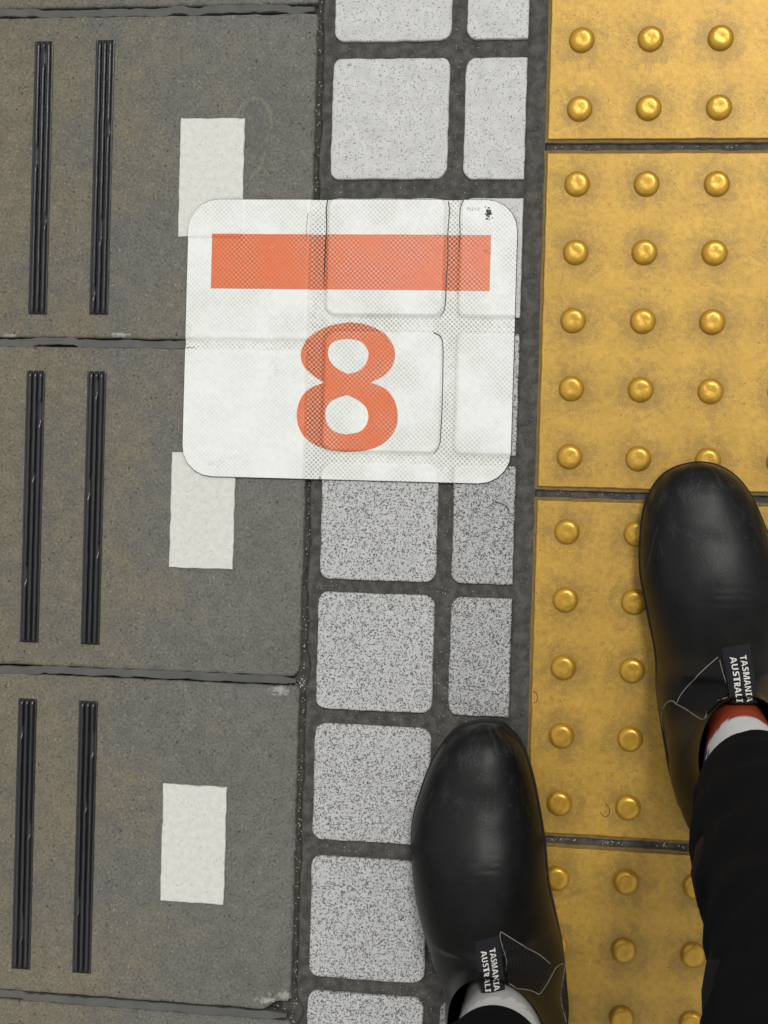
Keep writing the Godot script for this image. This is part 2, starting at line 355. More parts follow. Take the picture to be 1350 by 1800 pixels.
func build_tactile() -> void:
	var pave := holder("tactile_paving"); pave.set_meta("kind", "structure")
	var prof := [Vector2(0.0113, -0.0004), Vector2(0.0113, 0.0004), Vector2(0.0110, 0.0018), Vector2(0.0104, 0.0031), Vector2(0.0095, 0.0041), Vector2(0.0083, 0.0048), Vector2(0.0068, 0.0052), Vector2(0.0050, 0.0053), Vector2(0.0025, 0.0052), Vector2(0.0002, 0.0051)]
	var studs := []
	for k in 4:                                   # each a little differently worn
		var rings := []
		for p in prof:
			var ring := []
			for i in 24:
				var x: float = cos(TAU * i / 24) * p.x; var z: float = sin(TAU * i / 24) * p.x
				ring.append(Vector3(x, p.y + 0.00022 * hsh(x * 2400 + k * 300, z * 2400) * sm(0.003, 0.005, p.y) * sm(0.0, 0.004, p.x) + x * 0.025 * sin(k * 2.0) * sm(0.003, 0.005, p.y), z))
			rings.append(ring)
		studs.append(loft_mesh(rings, true))
	for s in range(-1, 5):
		var z0 := PITCH * s - 0.03; rng.seed = 70 + s
		var tile := holder("tactile_tile", pave); tile.position = Vector3(-0.03, 0.0, z0)
		var uvo: Vector2 = [Vector2(0, 0), Vector2(-0.06, 0.12), Vector2(0.12, -0.06)][posmod(s, 3)]
		var m: Material = [M.tactile_a, M.tactile_b, M.tactile_c][posmod(s + 1, 3)]
		obj("plate", slab_mesh(round_rect(0.0030, 0.0032, 0.2970, 0.2968, [0.0012, 0.0012, 0.0012, 0.0012], 0.006, 0.0004, 7000.0 + s), 0.0012, -0.004, 0.0008, uvo, Vector2(1 / 0.3, 1 / 0.3)), m, tile)
		obj("rim", slab_mesh(round_rect(0.0, 0.0, 0.30, 0.30, [0.001, 0.001, 0.001, 0.001], 0.005, 0.0006, 8000.0 + s), -0.0008, -0.02, 0.0006, Vector2.ZERO, Vector2(4, 4)), M.rim, tile)
		for j in 5:
			for i in 5:
				var o := obj("stud", studs[rng.randi() % 4], M.stud, tile)
				o.position = Vector3(0.03 + 0.06 * i + rng.randf_range(-0.0003, 0.0003), 0.0012, 0.03 + 0.06 * j + rng.randf_range(-0.0003, 0.0003)); o.rotation.y = rng.randf() * TAU; o.scale = Vector3(1.0, rng.randf_range(0.9, 1.04), 1.0)
func sheet_mesh(called: String, x0: float, z0: float, x1: float, z1: float, y: float, m: Material) -> void:
	var p := PlaneMesh.new(); p.size = Vector2(x1 - x0, z1 - z0)
	var o := obj(called, p, m); o.position = Vector3((x0 + x1) / 2, y, (z0 + z1) / 2); o.set_meta("kind", "structure")

# ---------------------------------------------------------------- the number sign stuck to the floor
const SIGN := [-0.3500, 0.3205, -0.0515, 0.5715]
func rect_in(x: float, z: float, x0: float, z0: float, x1: float, z1: float, r: float) -> float:    # distance inside a rounded rectangle, metres (negative outside)
	var qx := absf(x - (x0 + x1) / 2) - (x1 - x0) / 2 + r; var qz := absf(z - (z0 + z1) / 2) - (z1 - z0) / 2 + r
	return -(Vector2(maxf(qx, 0), maxf(qz, 0)).length() + minf(maxf(qx, qz), 0.0) - r)
func support(x: float, z: float) -> float:          # 1 where something solid lies under the sign, 0 over a joint
	var s := 0.0
	if x < -0.225:
		var w := 0.0010 * hsh(x * 900, 77)
		s = sm(-0.0022, 0.0022, minf(-0.2365 - x, absf(z - 0.4515 + w) - 0.0042))
	for k in range(2, 5):
		var r: Array = ROWS[k]
		for c in 2:
			var xx := tile_rect(r, c)
			var d := rect_in(x, z, xx[0], r[0], xx[1], r[1], 0.0095 if c == 0 else 0.006)
			if d > -0.004: s = maxf(s, sm(-0.0026, 0.0016, d))
	return s
func sign_y(x: float, z: float) -> float:
	var s := support(x, z)
	var y := lerpf(-0.0002, 0.0019, s) + 0.00022 * hsh(x * 500, z * 500) + 0.0003 * hsh(x * 90, z * 90)
	y += 0.0007 * sm(-0.002, 0.001, rect_in(x, z, -0.2206, ROWS[2][0], -0.1154, ROWS[2][1], 0.009)) + 0.0005 * sm(-0.002, 0.001, rect_in(x, z, -0.2206, ROWS[3][0], -0.1154, ROWS[3][1], 0.009))
	y += 0.0011 * maxf(sm(-0.0025, 0.0005, rect_in(x, z, -0.3602, 0.2465, -0.3006, 0.354, 0.001)), sm(-0.0025, 0.0005, rect_in(x, z, -0.3602, 0.550, -0.3006, 0.6555, 0.001)))
	return y
func drape(poly: PackedVector2Array, cell: float, lift: float, skirt: bool) -> ArrayMesh:
	var v := PackedVector3Array(); var n := PackedVector3Array(); var uv := PackedVector2Array(); var idx := PackedInt32Array()
	var lo := poly[0]; var hi := poly[0]
	for p in poly: lo = lo.min(p); hi = hi.max(p)
	var made := {}
	var put := func(p: Vector2) -> int:
		var key := Vector2i(roundi(p.x * 1e6), roundi(p.y * 1e6))
		if made.has(key): return made[key]
		var e := 0.0012; var y := sign_y(p.x, p.y)
		n.append(Vector3(-(sign_y(p.x + e, p.y) - y) / e, 1.0, -(sign_y(p.x, p.y + e) - y) / e).normalized())
		v.append(Vector3(p.x, y + lift, p.y)); uv.append(Vector2((p.x - SIGN[0]) / (SIGN[2] - SIGN[0]), (p.y - SIGN[1]) / (SIGN[3] - SIGN[1])))
		made[key] = v.size() - 1
		return v.size() - 1
	for j in range(int(floor(lo.y / cell)), int(ceil(hi.y / cell))):
		for i in range(int(floor(lo.x / cell)), int(ceil(hi.x / cell))):
			var q := PackedVector2Array([Vector2(i, j) * cell, Vector2(i + 1, j) * cell, Vector2(i + 1, j + 1) * cell, Vector2(i, j + 1) * cell])
			var inside := 0
			for p in q: inside += 1 if Geometry2D.is_point_in_polygon(p, poly) else 0
			if inside == 4:
				var a: int = put.call(q[0]); var b: int = put.call(q[1]); var c: int = put.call(q[2]); var d: int = put.call(q[3])
				idx.append_array([a, b, c, a, c, d])
			else:
				for part in Geometry2D.intersect_polygons(q, poly):
					var t := Geometry2D.triangulate_polygon(part)
					for k in range(0, t.size(), 3):
						var a: Vector2 = part[t[k]]; var b: Vector2 = part[t[k + 1]]; var c: Vector2 = part[t[k + 2]]
						if (b - a).cross(c - a) < 0: var s := b; b = c; c = s
						idx.append_array([put.call(a), put.call(b), put.call(c)])
	if skirt:
		for i in poly.size():
			var a := poly[i]; var b := poly[(i + 1) % poly.size()]; var t := (b - a).normalized(); var o := Vector3(t.y, 0, -t.x)
			var k := v.size()
			for p in [a, b]:
				var y := sign_y(p.x, p.y)
				for e in [y + lift, y + lift - 0.0014]: v.append(Vector3(p.x, e, p.y)); n.append(o); uv.append(Vector2((p.x - SIGN[0]) / (SIGN[2] - SIGN[0]), (p.y - SIGN[1]) / (SIGN[3] - SIGN[1])))
			idx.append_array([k, k + 1, k + 2, k + 2, k + 1, k + 3])
	return mesh_of(v, n, uv, idx)
func mm(a: Array) -> Array:
	var o := []
	for i in range(0, a.size(), 2): o.append(Vector2(a[i], a[i + 1]) * 0.001)
	return o
func eight() -> Array:       # the numeral in two halves, split down the middle
	var ol := mm([-199.5, 429.9, -216.9, 433.2, -230.2, 439.5, -239.1, 448.1, -242.8, 458.3, -240.5, 468.7, -232.9, 477.1, -221.3, 484.6])
	var ol2 := mm([-221.3, 484.6, -234.5, 490.4, -242.6, 501.5, -244.9, 514.9, -241.3, 528.2, -231.2, 538.9, -216.2, 544.6, -199.5, 546.6])
	var orr := mm([-199.5, 429.9, -183.8, 432.1, -169.0, 438.7, -160.3, 448.2, -157.1, 457.8, -159.2, 468.6, -166.3, 477.2, -178.7, 483.9])
	var or2 := mm([-178.7, 483.9, -165.2, 489.2, -156.4, 499.8, -153.1, 514.2, -156.1, 527.5, -166.2, 538.6, -180.7, 544.5, -199.5, 546.6])
	var iul := mm([-199.5, 476.6, -207.2, 473.0, -214.7, 467.1, -217.9, 458.7, -216.4, 451.4, -211.1, 447.0, -199.5, 445.0])
	var iur := mm([-199.5, 476.6, -190.0, 473.9, -183.6, 467.8, -181.1, 459.8, -182.0, 454.5, -188.3, 447.4, -199.5, 445.0])
	var ill := mm([-199.5, 530.8, -209.3, 528.7, -216.1, 522.8, -218.8, 514.3, -217.3, 505.8, -211.3, 499.7, -199.5, 495.3])
	var ilr := mm([-199.5, 530.8, -187.3, 528.2, -181.3, 522.0, -179.6, 513.5, -182.5, 505.6, -190.5, 499.3, -199.5, 495.3])
	var l := PackedVector2Array(curve(ol, 0.002) + curve(ol2, 0.002).slice(1) + curve(ill, 0.002) + curve(iul, 0.002))
	var r := PackedVector2Array(curve(orr, 0.002) + curve(or2, 0.002).slice(1) + curve(ilr, 0.002) + curve(iur, 0.002))
	return [l, r]
func sign_texture() -> void:
	var w := 1280; var h := 1076; var kx: float = (SIGN[2] - SIGN[0]) / w; var kz: float = (SIGN[3] - SIGN[1]) / h
	var n1 := field(w, h, 41, 0.004, 2); var n2 := field(w, h, 42, 0.03, 3); var n3 := field(w, h, 43, 0.5, 2)
	var white := PackedByteArray(); white.resize(w * h * 3); var red := PackedByteArray(); red.resize(w * h * 3); var dents := PackedByteArray(); dents.resize(w * h)
	var sup := PackedFloat32Array(); var cw := w / 4 + 1; sup.resize(cw * (h / 4 + 1))
	for j in h / 4 + 1:
		for i in cw: sup[j * cw + i] = support(SIGN[0] + i * 4 * kx, SIGN[1] + j * 4 * kz)
	for j in h:
		var z: float = SIGN[1] + j * kz
		for i in w:
			var q := j * w + i; var x: float = SIGN[0] + i * kx
			var g := n1[q] / 255.0; var m := n2[q] / 255.0; var f := n3[q] / 255.0
			var a := fposmod((x + z) / 0.00297 / 1.41421, 1.0) - 0.5; var b := fposmod((x - z) / 0.00297 / 1.41421, 1.0) - 0.5
			var r := sqrt(a * a + b * b)                   # embossed lattice, dirt in the little cups
			var cup := clampf((0.40 - r) / 0.10, 0, 1)
			var hole := 1.0 - sup[(j / 4) * cw + i / 4]
			# soles have scrubbed the raised areas; the sunken joints keep their dirt
			var worn := clampf(0.55 + (g - 0.5) * 1.5 + 0.35 * (m - 0.5), 0.05, 1.0)
			if x < -0.236: worn *= 0.45 + 0.35 * float(z < 0.44)
			var dirt := clampf(0.55 * worn + 0.62 * hole * (0.75 + 0.6 * (m - 0.5)), 0.0, 1.0)
			var c := cup * dirt * (0.55 + 0.5 * f)
			var l := 1.0 - 0.29 * c - 0.03 * dirt - 0.03 * (m - 0.5) - 0.03 * (f - 0.5)
			white[q * 3] = b8(241 * l); white[q * 3 + 1] = b8(243 * l); white[q * 3 + 2] = b8(239 * l - 4.0 * dirt)
			var pale := clampf((x + 0.265) / 0.09 + 1.2 * (m - 0.5), 0.0, 1.0) * (1.0 - hole * 0.8) if z < 0.42 else clampf(0.25 + (g - 0.5), 0.0, 1.0) * (1.0 - hole * 0.8)    # the red has rubbed thin over the setts
			var net := clampf((r - 0.44) / 0.08, 0, 1) * clampf(dirt * 1.3 + 0.15, 0.0, 1.0)
			var k := 1.0 - 0.30 * c - 0.07 * (m - 0.5) - 0.06 * (f - 0.5) - 0.09 * hole
			red[q * 3] = b8(lerpf(lerpf(227, 233, pale) * k, 246, net * 0.6)); red[q * 3 + 1] = b8(lerpf(lerpf(113, 130, pale) * k, 206, net * 0.68)); red[q * 3 + 2] = b8(lerpf(lerpf(66, 97, pale) * k, 186, net * 0.68))
			dents[q] = b8(200 - 120 * cup + 40 * (f - 0.5))
	rng.seed = 77
	var spot := func(d: PackedByteArray, x: float, z: float, len_: float, wid: float, ang: float, c: Array, amt: float) -> void:
		blot(d, w, h, (x * 0.001 - SIGN[0]) / kx, (z * 0.001 - SIGN[1]) / kz, len_, wid, ang, c, amt)
	# splits in the film along the edges of the setts
	for e in [[[-222.5, 319, -223.6, 330, -222.8, 345, -223.4, 362, -223.8, 380, -224.0, 397], 3.4], [[-113.6, 322, -112.4, 330, -113.2, 350, -112.6, 372, -113.4, 392, -113.6, 410, -114.8, 419, -118.5, 425], 3.2],
			[[-100.0, 321, -102.6, 327, -102.9, 340, -102.2, 352, -102.8, 368], 2.2], [[-123.0, 438.5, -117.0, 442, -114.8, 449, -114.2, 470, -114.0, 500, -114.4, 525, -115.2, 538, -120, 545.5], 2.4],
			[[-240.0, 333, -240.6, 345, -240.2, 357], 1.4], [[-167, 440, -166, 443, -165, 447], 1.6], [[-237, 457, -235, 461, -234, 464], 1.8], [[-349, 455.0, -342, 454.4, -338, 453.6], 1.8]]:
		var p := curve(mm(e[0]), 0.0004)
		for i in p.size():
			var jit := 0.25 * wob.get_noise_2d(i * 9.0, e[1] * 90)
			var fade := clampf(float(p.size() - i) / 40.0, 0.25, 1.0)
			for d in [white, red]: spot.call(d, p[i].x * 1000 + jit, p[i].y * 1000, 5, e[1] * fade * 1.2, 1.57, [26, 25, 24], 0.8)
	# tar spots, scuffs, peeled print
	for i in 80:
		var big: bool = i < 62
		var x := -78.0 + rng.randfn(0, 1.3) if big else rng.randf_range(-98, -85); var z := 332 + rng.randfn(0, 2.6) if big else 328.5 + rng.randfn(0, 0.8)
		for d in [white, red]: spot.call(d, x, z, rng.randf_range(4, 8), 4.6 if big else 2.2, rng.randf() * 3, [22, 22, 22], 0.9 if big else 0.6)
	for i in 8: spot.call(red, -79 + rng.randfn(0, 1.2), 366 + rng.randfn(0, 1.0), 4, 2.6, rng.randf() * 3, [40, 22, 18], 0.7)
	for i in 5: spot.call(red, -220.5 + rng.randfn(0, 0.5), 391 + rng.randfn(0, 1.0), 6, 4, 1.5, [150, 84, 58], 0.6)
	for i in 60: spot.call(white, rng.randf_range(-345, -55), rng.randf_range(325, 568), rng.randf_range(5, 40), 1.3, rng.randf() * 3.1, [196, 197, 193], 0.4)
	for i in 40: spot.call(white, -265 + rng.randfn(0, 3), 468 + rng.randfn(0, 5), rng.randf_range(3, 9), 1.6, 2.0 + rng.randfn(0, 0.5), [150, 150, 146], 0.5)
	for i in 26: spot.call(white, -318 + rng.randfn(0, 4), 560 + rng.randfn(0, 2), rng.randf_range(3, 8), 1.6, 0.6 + rng.randfn(0, 0.5), [150, 150, 146], 0.5)
	for i in 60: spot.call(white, rng.randf_range(-160, -135), [470, 488, 510, 520][i % 4] + rng.randfn(0, 2), rng.randf_range(3, 10), 1.4, 1.57 + rng.randfn(0, 0.4), [186, 186, 182], 0.45)
	for i in 90: spot.call(white, -349 + rng.randf() * 20 * rng.randf(), 440 + rng.randfn(0, 4), rng.randf_range(3, 12), 2, rng.randf() * 3, [178, 168, 146], 0.25)
	for i in 60: spot.call(white, rng.randf_range(-110, -55), 549 + rng.randfn(0, 1.4), rng.randf_range(5, 16), 2.4, rng.randfn(0, 0.2), [168, 158, 138], 0.25)
	for i in 30: spot.call(red, rng.randf_range(-327, -75), rng.randf_range(352, 546), rng.randf_range(2, 6), rng.randf_range(1.5, 3.5), rng.randf() * 3, [240, 186, 160], 0.6)
	for i in 14: spot.call(red, -272 + rng.randfn(0, 1.5), 363 + rng.randfn(0, 1.2), rng.randf_range(2, 6), 2.4, rng.randf() * 3, [243, 180, 150], 0.6)
	for i in 14: spot.call(red, -226 + rng.randfn(0, 2.5), 440 + rng.randfn(0, 1.2), rng.randf_range(2, 6), 2.0, rng.randf() * 3, [243, 190, 160], 0.6)
	var dt := tex(dents, w, h, false)
	M.film = mat(Color.WHITE, 0.42, 0.5); M.film.albedo_texture = tex(white, w, h); relief(M.film, dt, 0.014)
	M.print_red = mat(Color.WHITE, 0.42, 0.5); M.print_red.albedo_texture = tex(red, w, h); relief(M.print_red, dt, 0.014)
func build_sign() -> void:
	sign_texture()
	var s := holder("floor_sign")
	tag(s, "white rounded rectangular floor sticker with an orange bar and a large orange numeral 8", "floor sign")
	var o := round_rect(SIGN[0], SIGN[1], SIGN[2], SIGN[3], [0.028, 0.028, 0.028, 0.028], 0.003, 0.0, 0.0)
	obj("sheet", drape(o, 0.0018, 0.0012, true), M.film, s)
	var rimp := []
	for p in o: rimp.append(Vector3(p.x, sign_y(p.x, p.y) + 0.0001, p.y))
	rimp.append(rimp[0]); rimp.append(rimp[1])
	obj("dirt_line", tube(rimp, 0.00055, 6), M.tar, s)
	obj("bar", drape(round_rect(-0.3275, 0.3517, -0.0744, 0.4010, [0.0, 0.0, 0.0, 0.0], 0.003, 0.00015, 99.0), 0.0018, 0.00145, false), M.print_red, s)
	var e := eight(); var st := SurfaceTool.new()
	for half in e: st.append_from(drape(half, 0.0018, 0.00145, false), 0, Transform3D.IDENTITY)
	obj("numeral", st.commit(), M.print_red, s)

# ---------------------------------------------------------------- the person
const TOP := [[0.0, 0.034], [0.004, 0.043], [0.012, 0.050], [0.025, 0.056], [0.045, 0.060], [0.075, 0.064], [0.105, 0.073], [0.135, 0.092], [0.155, 0.110], [0.175, 0.132]]
const RIGHT_L := [[0.0, 0.0], [0.0015, -0.013], [0.004, -0.021], [0.017, -0.037], [0.036, -0.047], [0.062, -0.0525], [0.092, -0.055], [0.116, -0.053], [0.141, -0.051], [0.161, -0.0495], [0.200, -0.052], [0.239, -0.0505], [0.273, -0.046], [0.303, -0.037], [0.318, -0.025], [0.327, -0.004]]
const RIGHT_R := [[0.0, 0.0], [0.0015, 0.010], [0.006, 0.021], [0.024, 0.039], [0.047, 0.049], [0.064, 0.054], [0.092, 0.060], [0.116, 0.062], [0.141, 0.061], [0.165, 0.057], [0.200, 0.048], [0.239, 0.039], [0.273, 0.034], [0.303, 0.027], [0.318, 0.014], [0.327, -0.004]]
const LEFT_L := [[0.0, 0.0], [0.0015, -0.014], [0.004, -0.022], [0.022, -0.043], [0.053, -0.060], [0.085, -0.0715], [0.119, -0.075], [0.154, -0.073], [0.185, -0.066], [0.205, -0.0615], [0.230, -0.055], [0.260, -0.047], [0.290, -0.037], [0.313, -0.018], [0.325, 0.006]]
const LEFT_R := [[0.0, 0.0], [0.0015, 0.010], [0.008, 0.019], [0.021, 0.029], [0.051, 0.037], [0.086, 0.041], [0.116, 0.043], [0.145, 0.044], [0.175, 0.049], [0.210, 0.0535], [0.235, 0.0545], [0.264, 0.053], [0.290, 0.046], [0.313, 0.032], [0.325, 0.006]]
func plan(t: Array, z: float) -> float:              # plan outlines, looked up by the root of the distance from the toe so that the toe is round
	var r := []
	for p in t: r.append([sqrt(p[0]), p[1]])
	return table(r, sqrt(maxf(z, 0.0)))
func boot_rings(L: Array, R: Array, lean: float) -> Array:
	var rings := []; var half := 26
	var zs := []
	for z in [0.0, 0.0002, 0.0005, 0.001, 0.0018, 0.003, 0.0045, 0.006, 0.008, 0.0105]: zs.append(z)
	for i in range(1, 67): zs.append(0.0105 + 0.0025 * i)
	for z in zs:
		if z > 0.1745: continue
		var a := plan(L, z); var b := plan(R, z); var mid := (a + b) / 2; var hw := (b - a) / 2; var t := table(TOP, z); var yb := 0.014
		var inst := sm(0.06, 0.165, z); var ring := []
		var e1 := lerpf(0.80, 0.98, inst); var e2 := lerpf(0.78, 1.12, inst)
		for i in half * 2 + 1:
			var al := PI * i / (half * 2.0)
			var c := cos(al); var s := maxf(sin(al), 0.0); var eta := pow(s, e1)
			var x := mid + hw * signf(c) * pow(absf(c), e2) * (1.0 - 0.05 * (1.0 - clampf(eta / 0.2, 0, 1)))
			x += lean * 0.5 * inst * eta
			var y := yb + (t - yb) * eta
			var crease := exp(-pow((z - 0.118 - 0.10 * absf(x - mid)) / 0.013, 2)) * sm(0.45, 0.85, s)
			y += crease * (0.00028 * sin(z * 1500 + x * 60 + 3.0 * hsh(x * 300, z * 200)) + 0.00055 * hsh(x * 900, z * 3000)) - crease * 0.0009
			y += (0.0007 * hsh(x * 60 + 9, z * 60 + lean * 4000) + 0.0013 * hsh(x * 260 + 70, z * 200 + lean * 9000) * sm(0.02, 0.06, z)) * s
			ring.append(Vector3(x, y, z))
		rings.append(ring)
	var n := 30
	for j in n + 1:
		var phi := PI / 2 * j / n; var w := sm(0.15, 0.62, float(j) / n)
		var r0 := lerpf(0.018, 0.010, float(j) / n)
		var ra := 0.136 / maxf(cos(phi), 0.02); var rb := (lerpf(0.324, 0.312, sm(0.55, 1.0, float(j) / n)) - 0.175) / maxf(sin(phi), 0.02)
		var r1 := pow(pow(ra, -9.0) + pow(rb, -9.0), -1.0 / 9.0)
		var ring := []
		for i in half * 2 + 1:
			var al := PI * i / (half * 2.0); var c := cos(al); var s := maxf(sin(al), 0.0)
			var full := 2.0 * al if al <= PI / 2 else 2.0 * (PI - al)
			var eta := lerpf(pow(s, 0.98), (1.0 - cos(full)) / 2.0, w)
			var lat := lerpf(pow(absf(c), 1.12), pow(maxf(sin(full), 0.0), 0.85), w) * signf(c)
			var r := r1 - (r1 - r0) * eta; var z := 0.175 + r * sin(phi); var y := 0.150 - r * cos(phi)
			var zz := minf(z, 0.285); var a := plan(L, zz); var b := plan(R, zz)
			var up := sm(0.065, 0.15, y); var mid := (a + b) / 2 + lean * up; var hw := (b - a) / 2 * lerpf(1.0, 0.74, up)
			var x := mid + hw * lat * (1.0 - 0.05 * (1.0 - clampf(eta / 0.2, 0, 1)) * (1.0 - w))
			x += 0.0012 * hsh(z * 130, y * 130 + 40) * absf(lat)
			ring.append(Vector3(x, y, z))
		if j > 0: rings.append(ring)
	return rings
func hit(mesh_v: PackedVector3Array, idx: PackedInt32Array, px: float, py: float, to_world: Transform3D) -> Array:   # where a line of sight meets a boot, in the boot's own axes: [found, point, normal]
	var inv := to_world.affine_inverse(); var o := inv * CAM; var d := (inv.basis * ray(px, py)).normalized()
	var best := 9.0; var res := [false, Vector3.ZERO, Vector3.UP]
	for i in range(0, idx.size(), 3):
		var a := mesh_v[idx[i]]
		var m := a - o; if (m - d * m.dot(d)).length_squared() > 0.0004: continue
		var p = Geometry3D.ray_intersects_triangle(o * 1000.0, d, a * 1000.0, mesh_v[idx[i + 1]] * 1000.0, mesh_v[idx[i + 2]] * 1000.0)      # in millimetres: the test drops tiny triangles
		if p != null and o.distance_to(p * 0.001) < best:
			p *= 0.001
			best = o.distance_to(p); var nn := (mesh_v[idx[i + 2]] - a).cross(mesh_v[idx[i + 1]] - a).normalized()
			res = [nn.dot(d) < 0, p, nn]            # the inside of the boot does not count
	return res
func on_boot(l: Array, p: Vector2, tr: Transform3D, off: float, mid: Vector2) -> Array:      # a point on the leather; lines of sight that just miss it are moved inwards
	for k in 10:
		var r := hit(l[0], l[1], p.x, p.y, tr)
		if r[0]: return [true, r[1] + r[2] * off]
		p = p.move_toward(mid, 2.0)
	return [false, tr.affine_inverse() * at(p.x, p.y, tr.origin.y + 0.14)]
func crown(l: Array, x: float, z: float) -> float:        # height of the leather straight above a point of the foot
	var v: PackedVector3Array = l[0]; var idx: PackedInt32Array = l[1]; var best := -1.0
	for i in range(0, idx.size(), 3):
		var a := v[idx[i]]
		if absf(a.x - x) > 0.012 or absf(a.z - z) > 0.012: continue
		var p = Geometry3D.ray_intersects_triangle(Vector3(x, 0.4, z) * 1000.0, Vector3.DOWN, a * 1000.0, v[idx[i + 1]] * 1000.0, v[idx[i + 2]] * 1000.0)
		if p != null: best = maxf(best, p.y * 0.001)
	return best
func build_boot(called: String, label: String, pos: Vector3, turn: float, L: Array, R: Array, lean: float, tab: Array, seams: Array, gores: Array, mid: Vector2) -> void:
	var b := holder(called, figure); b.position = pos; b.rotation.y = turn; b.set_meta("label", label)
	var tr := b.transform
	var l := loft(boot_rings(L, R, lean), true)
	obj("upper", mesh_of(l[0], smooth_normals(l[0], l[1]), l[2], l[1]), M.leather, b)
	# sole and heel block
	var side := PackedVector2Array(); var heel := PackedVector2Array(); var back := []; var hback := []
	for i in 65:
		var z := 0.3262 * (0.5 - 0.5 * cos(PI * i / 64.0)); var grow := 0.0006 - 0.0025 * sm(0.1, 0.2, z) * (1.0 - sm(0.2, 0.28, z)) - 0.003 * sm(0.19, 0.25, z)
		var pl := Vector2(plan(L, z) * 1.0 - grow, z - 0.0012); var pr := Vector2(plan(R, z) + grow, z - 0.0012)
		side.append(pl); back.append(pr)
		if z > 0.225: heel.append(pl + Vector2(0.001, 0)); hback.append(pr - Vector2(0.001, 0))
	back.reverse(); hback.reverse(); side.append_array(PackedVector2Array(back.slice(1, back.size() - 1))); heel.append_array(PackedVector2Array(hback.slice(1)))
	var sole := obj("sole", slab_mesh(side, 0.0215, 0.006, 0.0022, Vector2.ZERO, Vector2(9, 9)), M.sole, b)
	obj("heel", slab_mesh(heel, 0.0062, 0.0, 0.0005, Vector2.ZERO, Vector2(9, 9)), M.sole, sole)
	var fore := PackedVector2Array()
	for p in side:
		if p.y < 0.19 and p.y > 0.03: fore.append(p * Vector2(0.97, 1.0))
	obj("tread", slab_mesh(fore, 0.0062, 0.0, 0.0005, Vector2.ZERO, Vector2(9, 9)), M.sole, sole)
	# elastic gussets, set on the surface
	for g in gores:
		var rows := []
		for j in 13:
			var row := []
			for i in 13:
				var u := i / 12.0; var t := j / 12.0
				var p: Vector2 = g[0].lerp(g[1], u).lerp(g[3].lerp(g[2], u), t)
				row.append(on_boot(l, p, tr, 0.0007, mid)[1])
			rows.append(row)
		var ribbed := []
		for j in 25:
			var row := []
			var r0: Array = rows[mini(j / 2, 12)]; var r1: Array = rows[mini((j + 1) / 2, 12)]
			for i in 73:
				var x := i / 6.0; var k := mini(int(x), 11); var f := x - k
				var p: Vector3 = ((r0[k] as Vector3).lerp(r0[k + 1], f) + (r1[k] as Vector3).lerp(r1[k + 1], f)) / 2
				row.append(p + Vector3(0, 0.00045 * cos(i * TAU / 6.0), 0))
			ribbed.append(row)
		obj("elastic_gore", loft_mesh(ribbed, false, true), M.elastic, b)
	for s in seams:                                # pale cut edges of the leather
		var path := []; var last := Vector3.INF
		for p in curve(s[0], 4.0):
			var r := on_boot(l, p, tr, 0.0003, mid)
			if r[0] and (last == Vector3.INF or last.distance_to(r[1]) < 0.02): path.append(r[1]); last = r[1]
		if path.size() > 2: obj("cut_edge", tube(path, s[1]), M.edge, b)
	# webbing pull tab with its woven lettering
	var grid := []                          # tab: [x, z] of its four corners in the boot's axes
	var spine := []                         # heights along the middle of the tab; past the collar it carries on at the same slope
	for j in 13:
		var t := j / 12.0; var c: Vector2 = ((tab[0] + tab[1]) / 2).lerp((tab[2] + tab[3]) / 2, t); var y := crown(l, c.x, c.y)
		if j > 2 and (c.y > 0.184 or y < spine[j - 1]): y = spine[j - 1] + minf(spine[j - 1] - spine[j - 2], 0.003)
		spine.append(y)
	for i in 7:
		var u := i / 6.0; var colm := []
		for j in 13:
			var t := j / 12.0; var p: Vector2 = tab[0].lerp(tab[1], u).lerp(tab[3].lerp(tab[2], u), t)
			colm.append(Vector3(p.x, maxf(spine[j] - 0.004 * pow(2.0 * u - 1.0, 2), crown(l, p.x, p.y) if p.y < 0.184 else 0.0) + 0.0020 + 0.0012 * sin(t * PI), p.y))
		grid.append(colm)
	var turned := []
	for j in 13:
		var row := []
		for i in 7: row.append(grid[i][j])
		turned.append(row)
	grid = turned
	var outer := []
	for row in grid:
		var ring := []
		for p in row: ring.append(p)
		for i in range(6, -1, -1): ring.append(row[i] - Vector3(0, 0.0012, -0.0008))
		outer.append(ring)
	obj("pull_tab", loft_mesh(outer, true, true), M.webbing, b)
	var font := SystemFont.new(); font.font_names = PackedStringArray(["Droid Sans"]); font.font_weight = 700
	for line in [["TASMANIA", 0.57, 0.20, 0.80], ["AUSTRALIA", 0.22, 0.20, 0.92]]:
		var tm := TextMesh.new(); tm.font = font; tm.text = line[0]; tm.font_size = 48; tm.pixel_size = 0.01; tm.depth = 0.0; tm.curve_step = 2.0
		tm.horizontal_alignment = HORIZONTAL_ALIGNMENT_LEFT; tm.vertical_alignment = VERTICAL_ALIGNMENT_BOTTOM
		var a := tm.surface_get_arrays(0); var v: PackedVector3Array = a[Mesh.ARRAY_VERTEX]; var nv := PackedVector3Array(); var nn := PackedVector3Array()
		var lo := v[0]; var hi := v[0]
		for p in v: lo = lo.min(p); hi = hi.max(p)
		for p in v:
			var t: float = line[2] + line[3] * (p.x - lo.x) / (hi.x - lo.x); var u: float = line[1] + 0.22 * (p.y - lo.y) / (hi.y - lo.y)
			nv.append(grid_point(grid, u, minf(t, 1.0))); nn.append(Vector3(0, 0.8, -0.6))
		a[Mesh.ARRAY_VERTEX] = nv; a[Mesh.ARRAY_NORMAL] = nn; a[Mesh.ARRAY_TANGENT] = null
		var am := ArrayMesh.new(); am.add_surface_from_arrays(Mesh.PRIMITIVE_TRIANGLES, a)
		obj("lettering", am, M.thread, b)
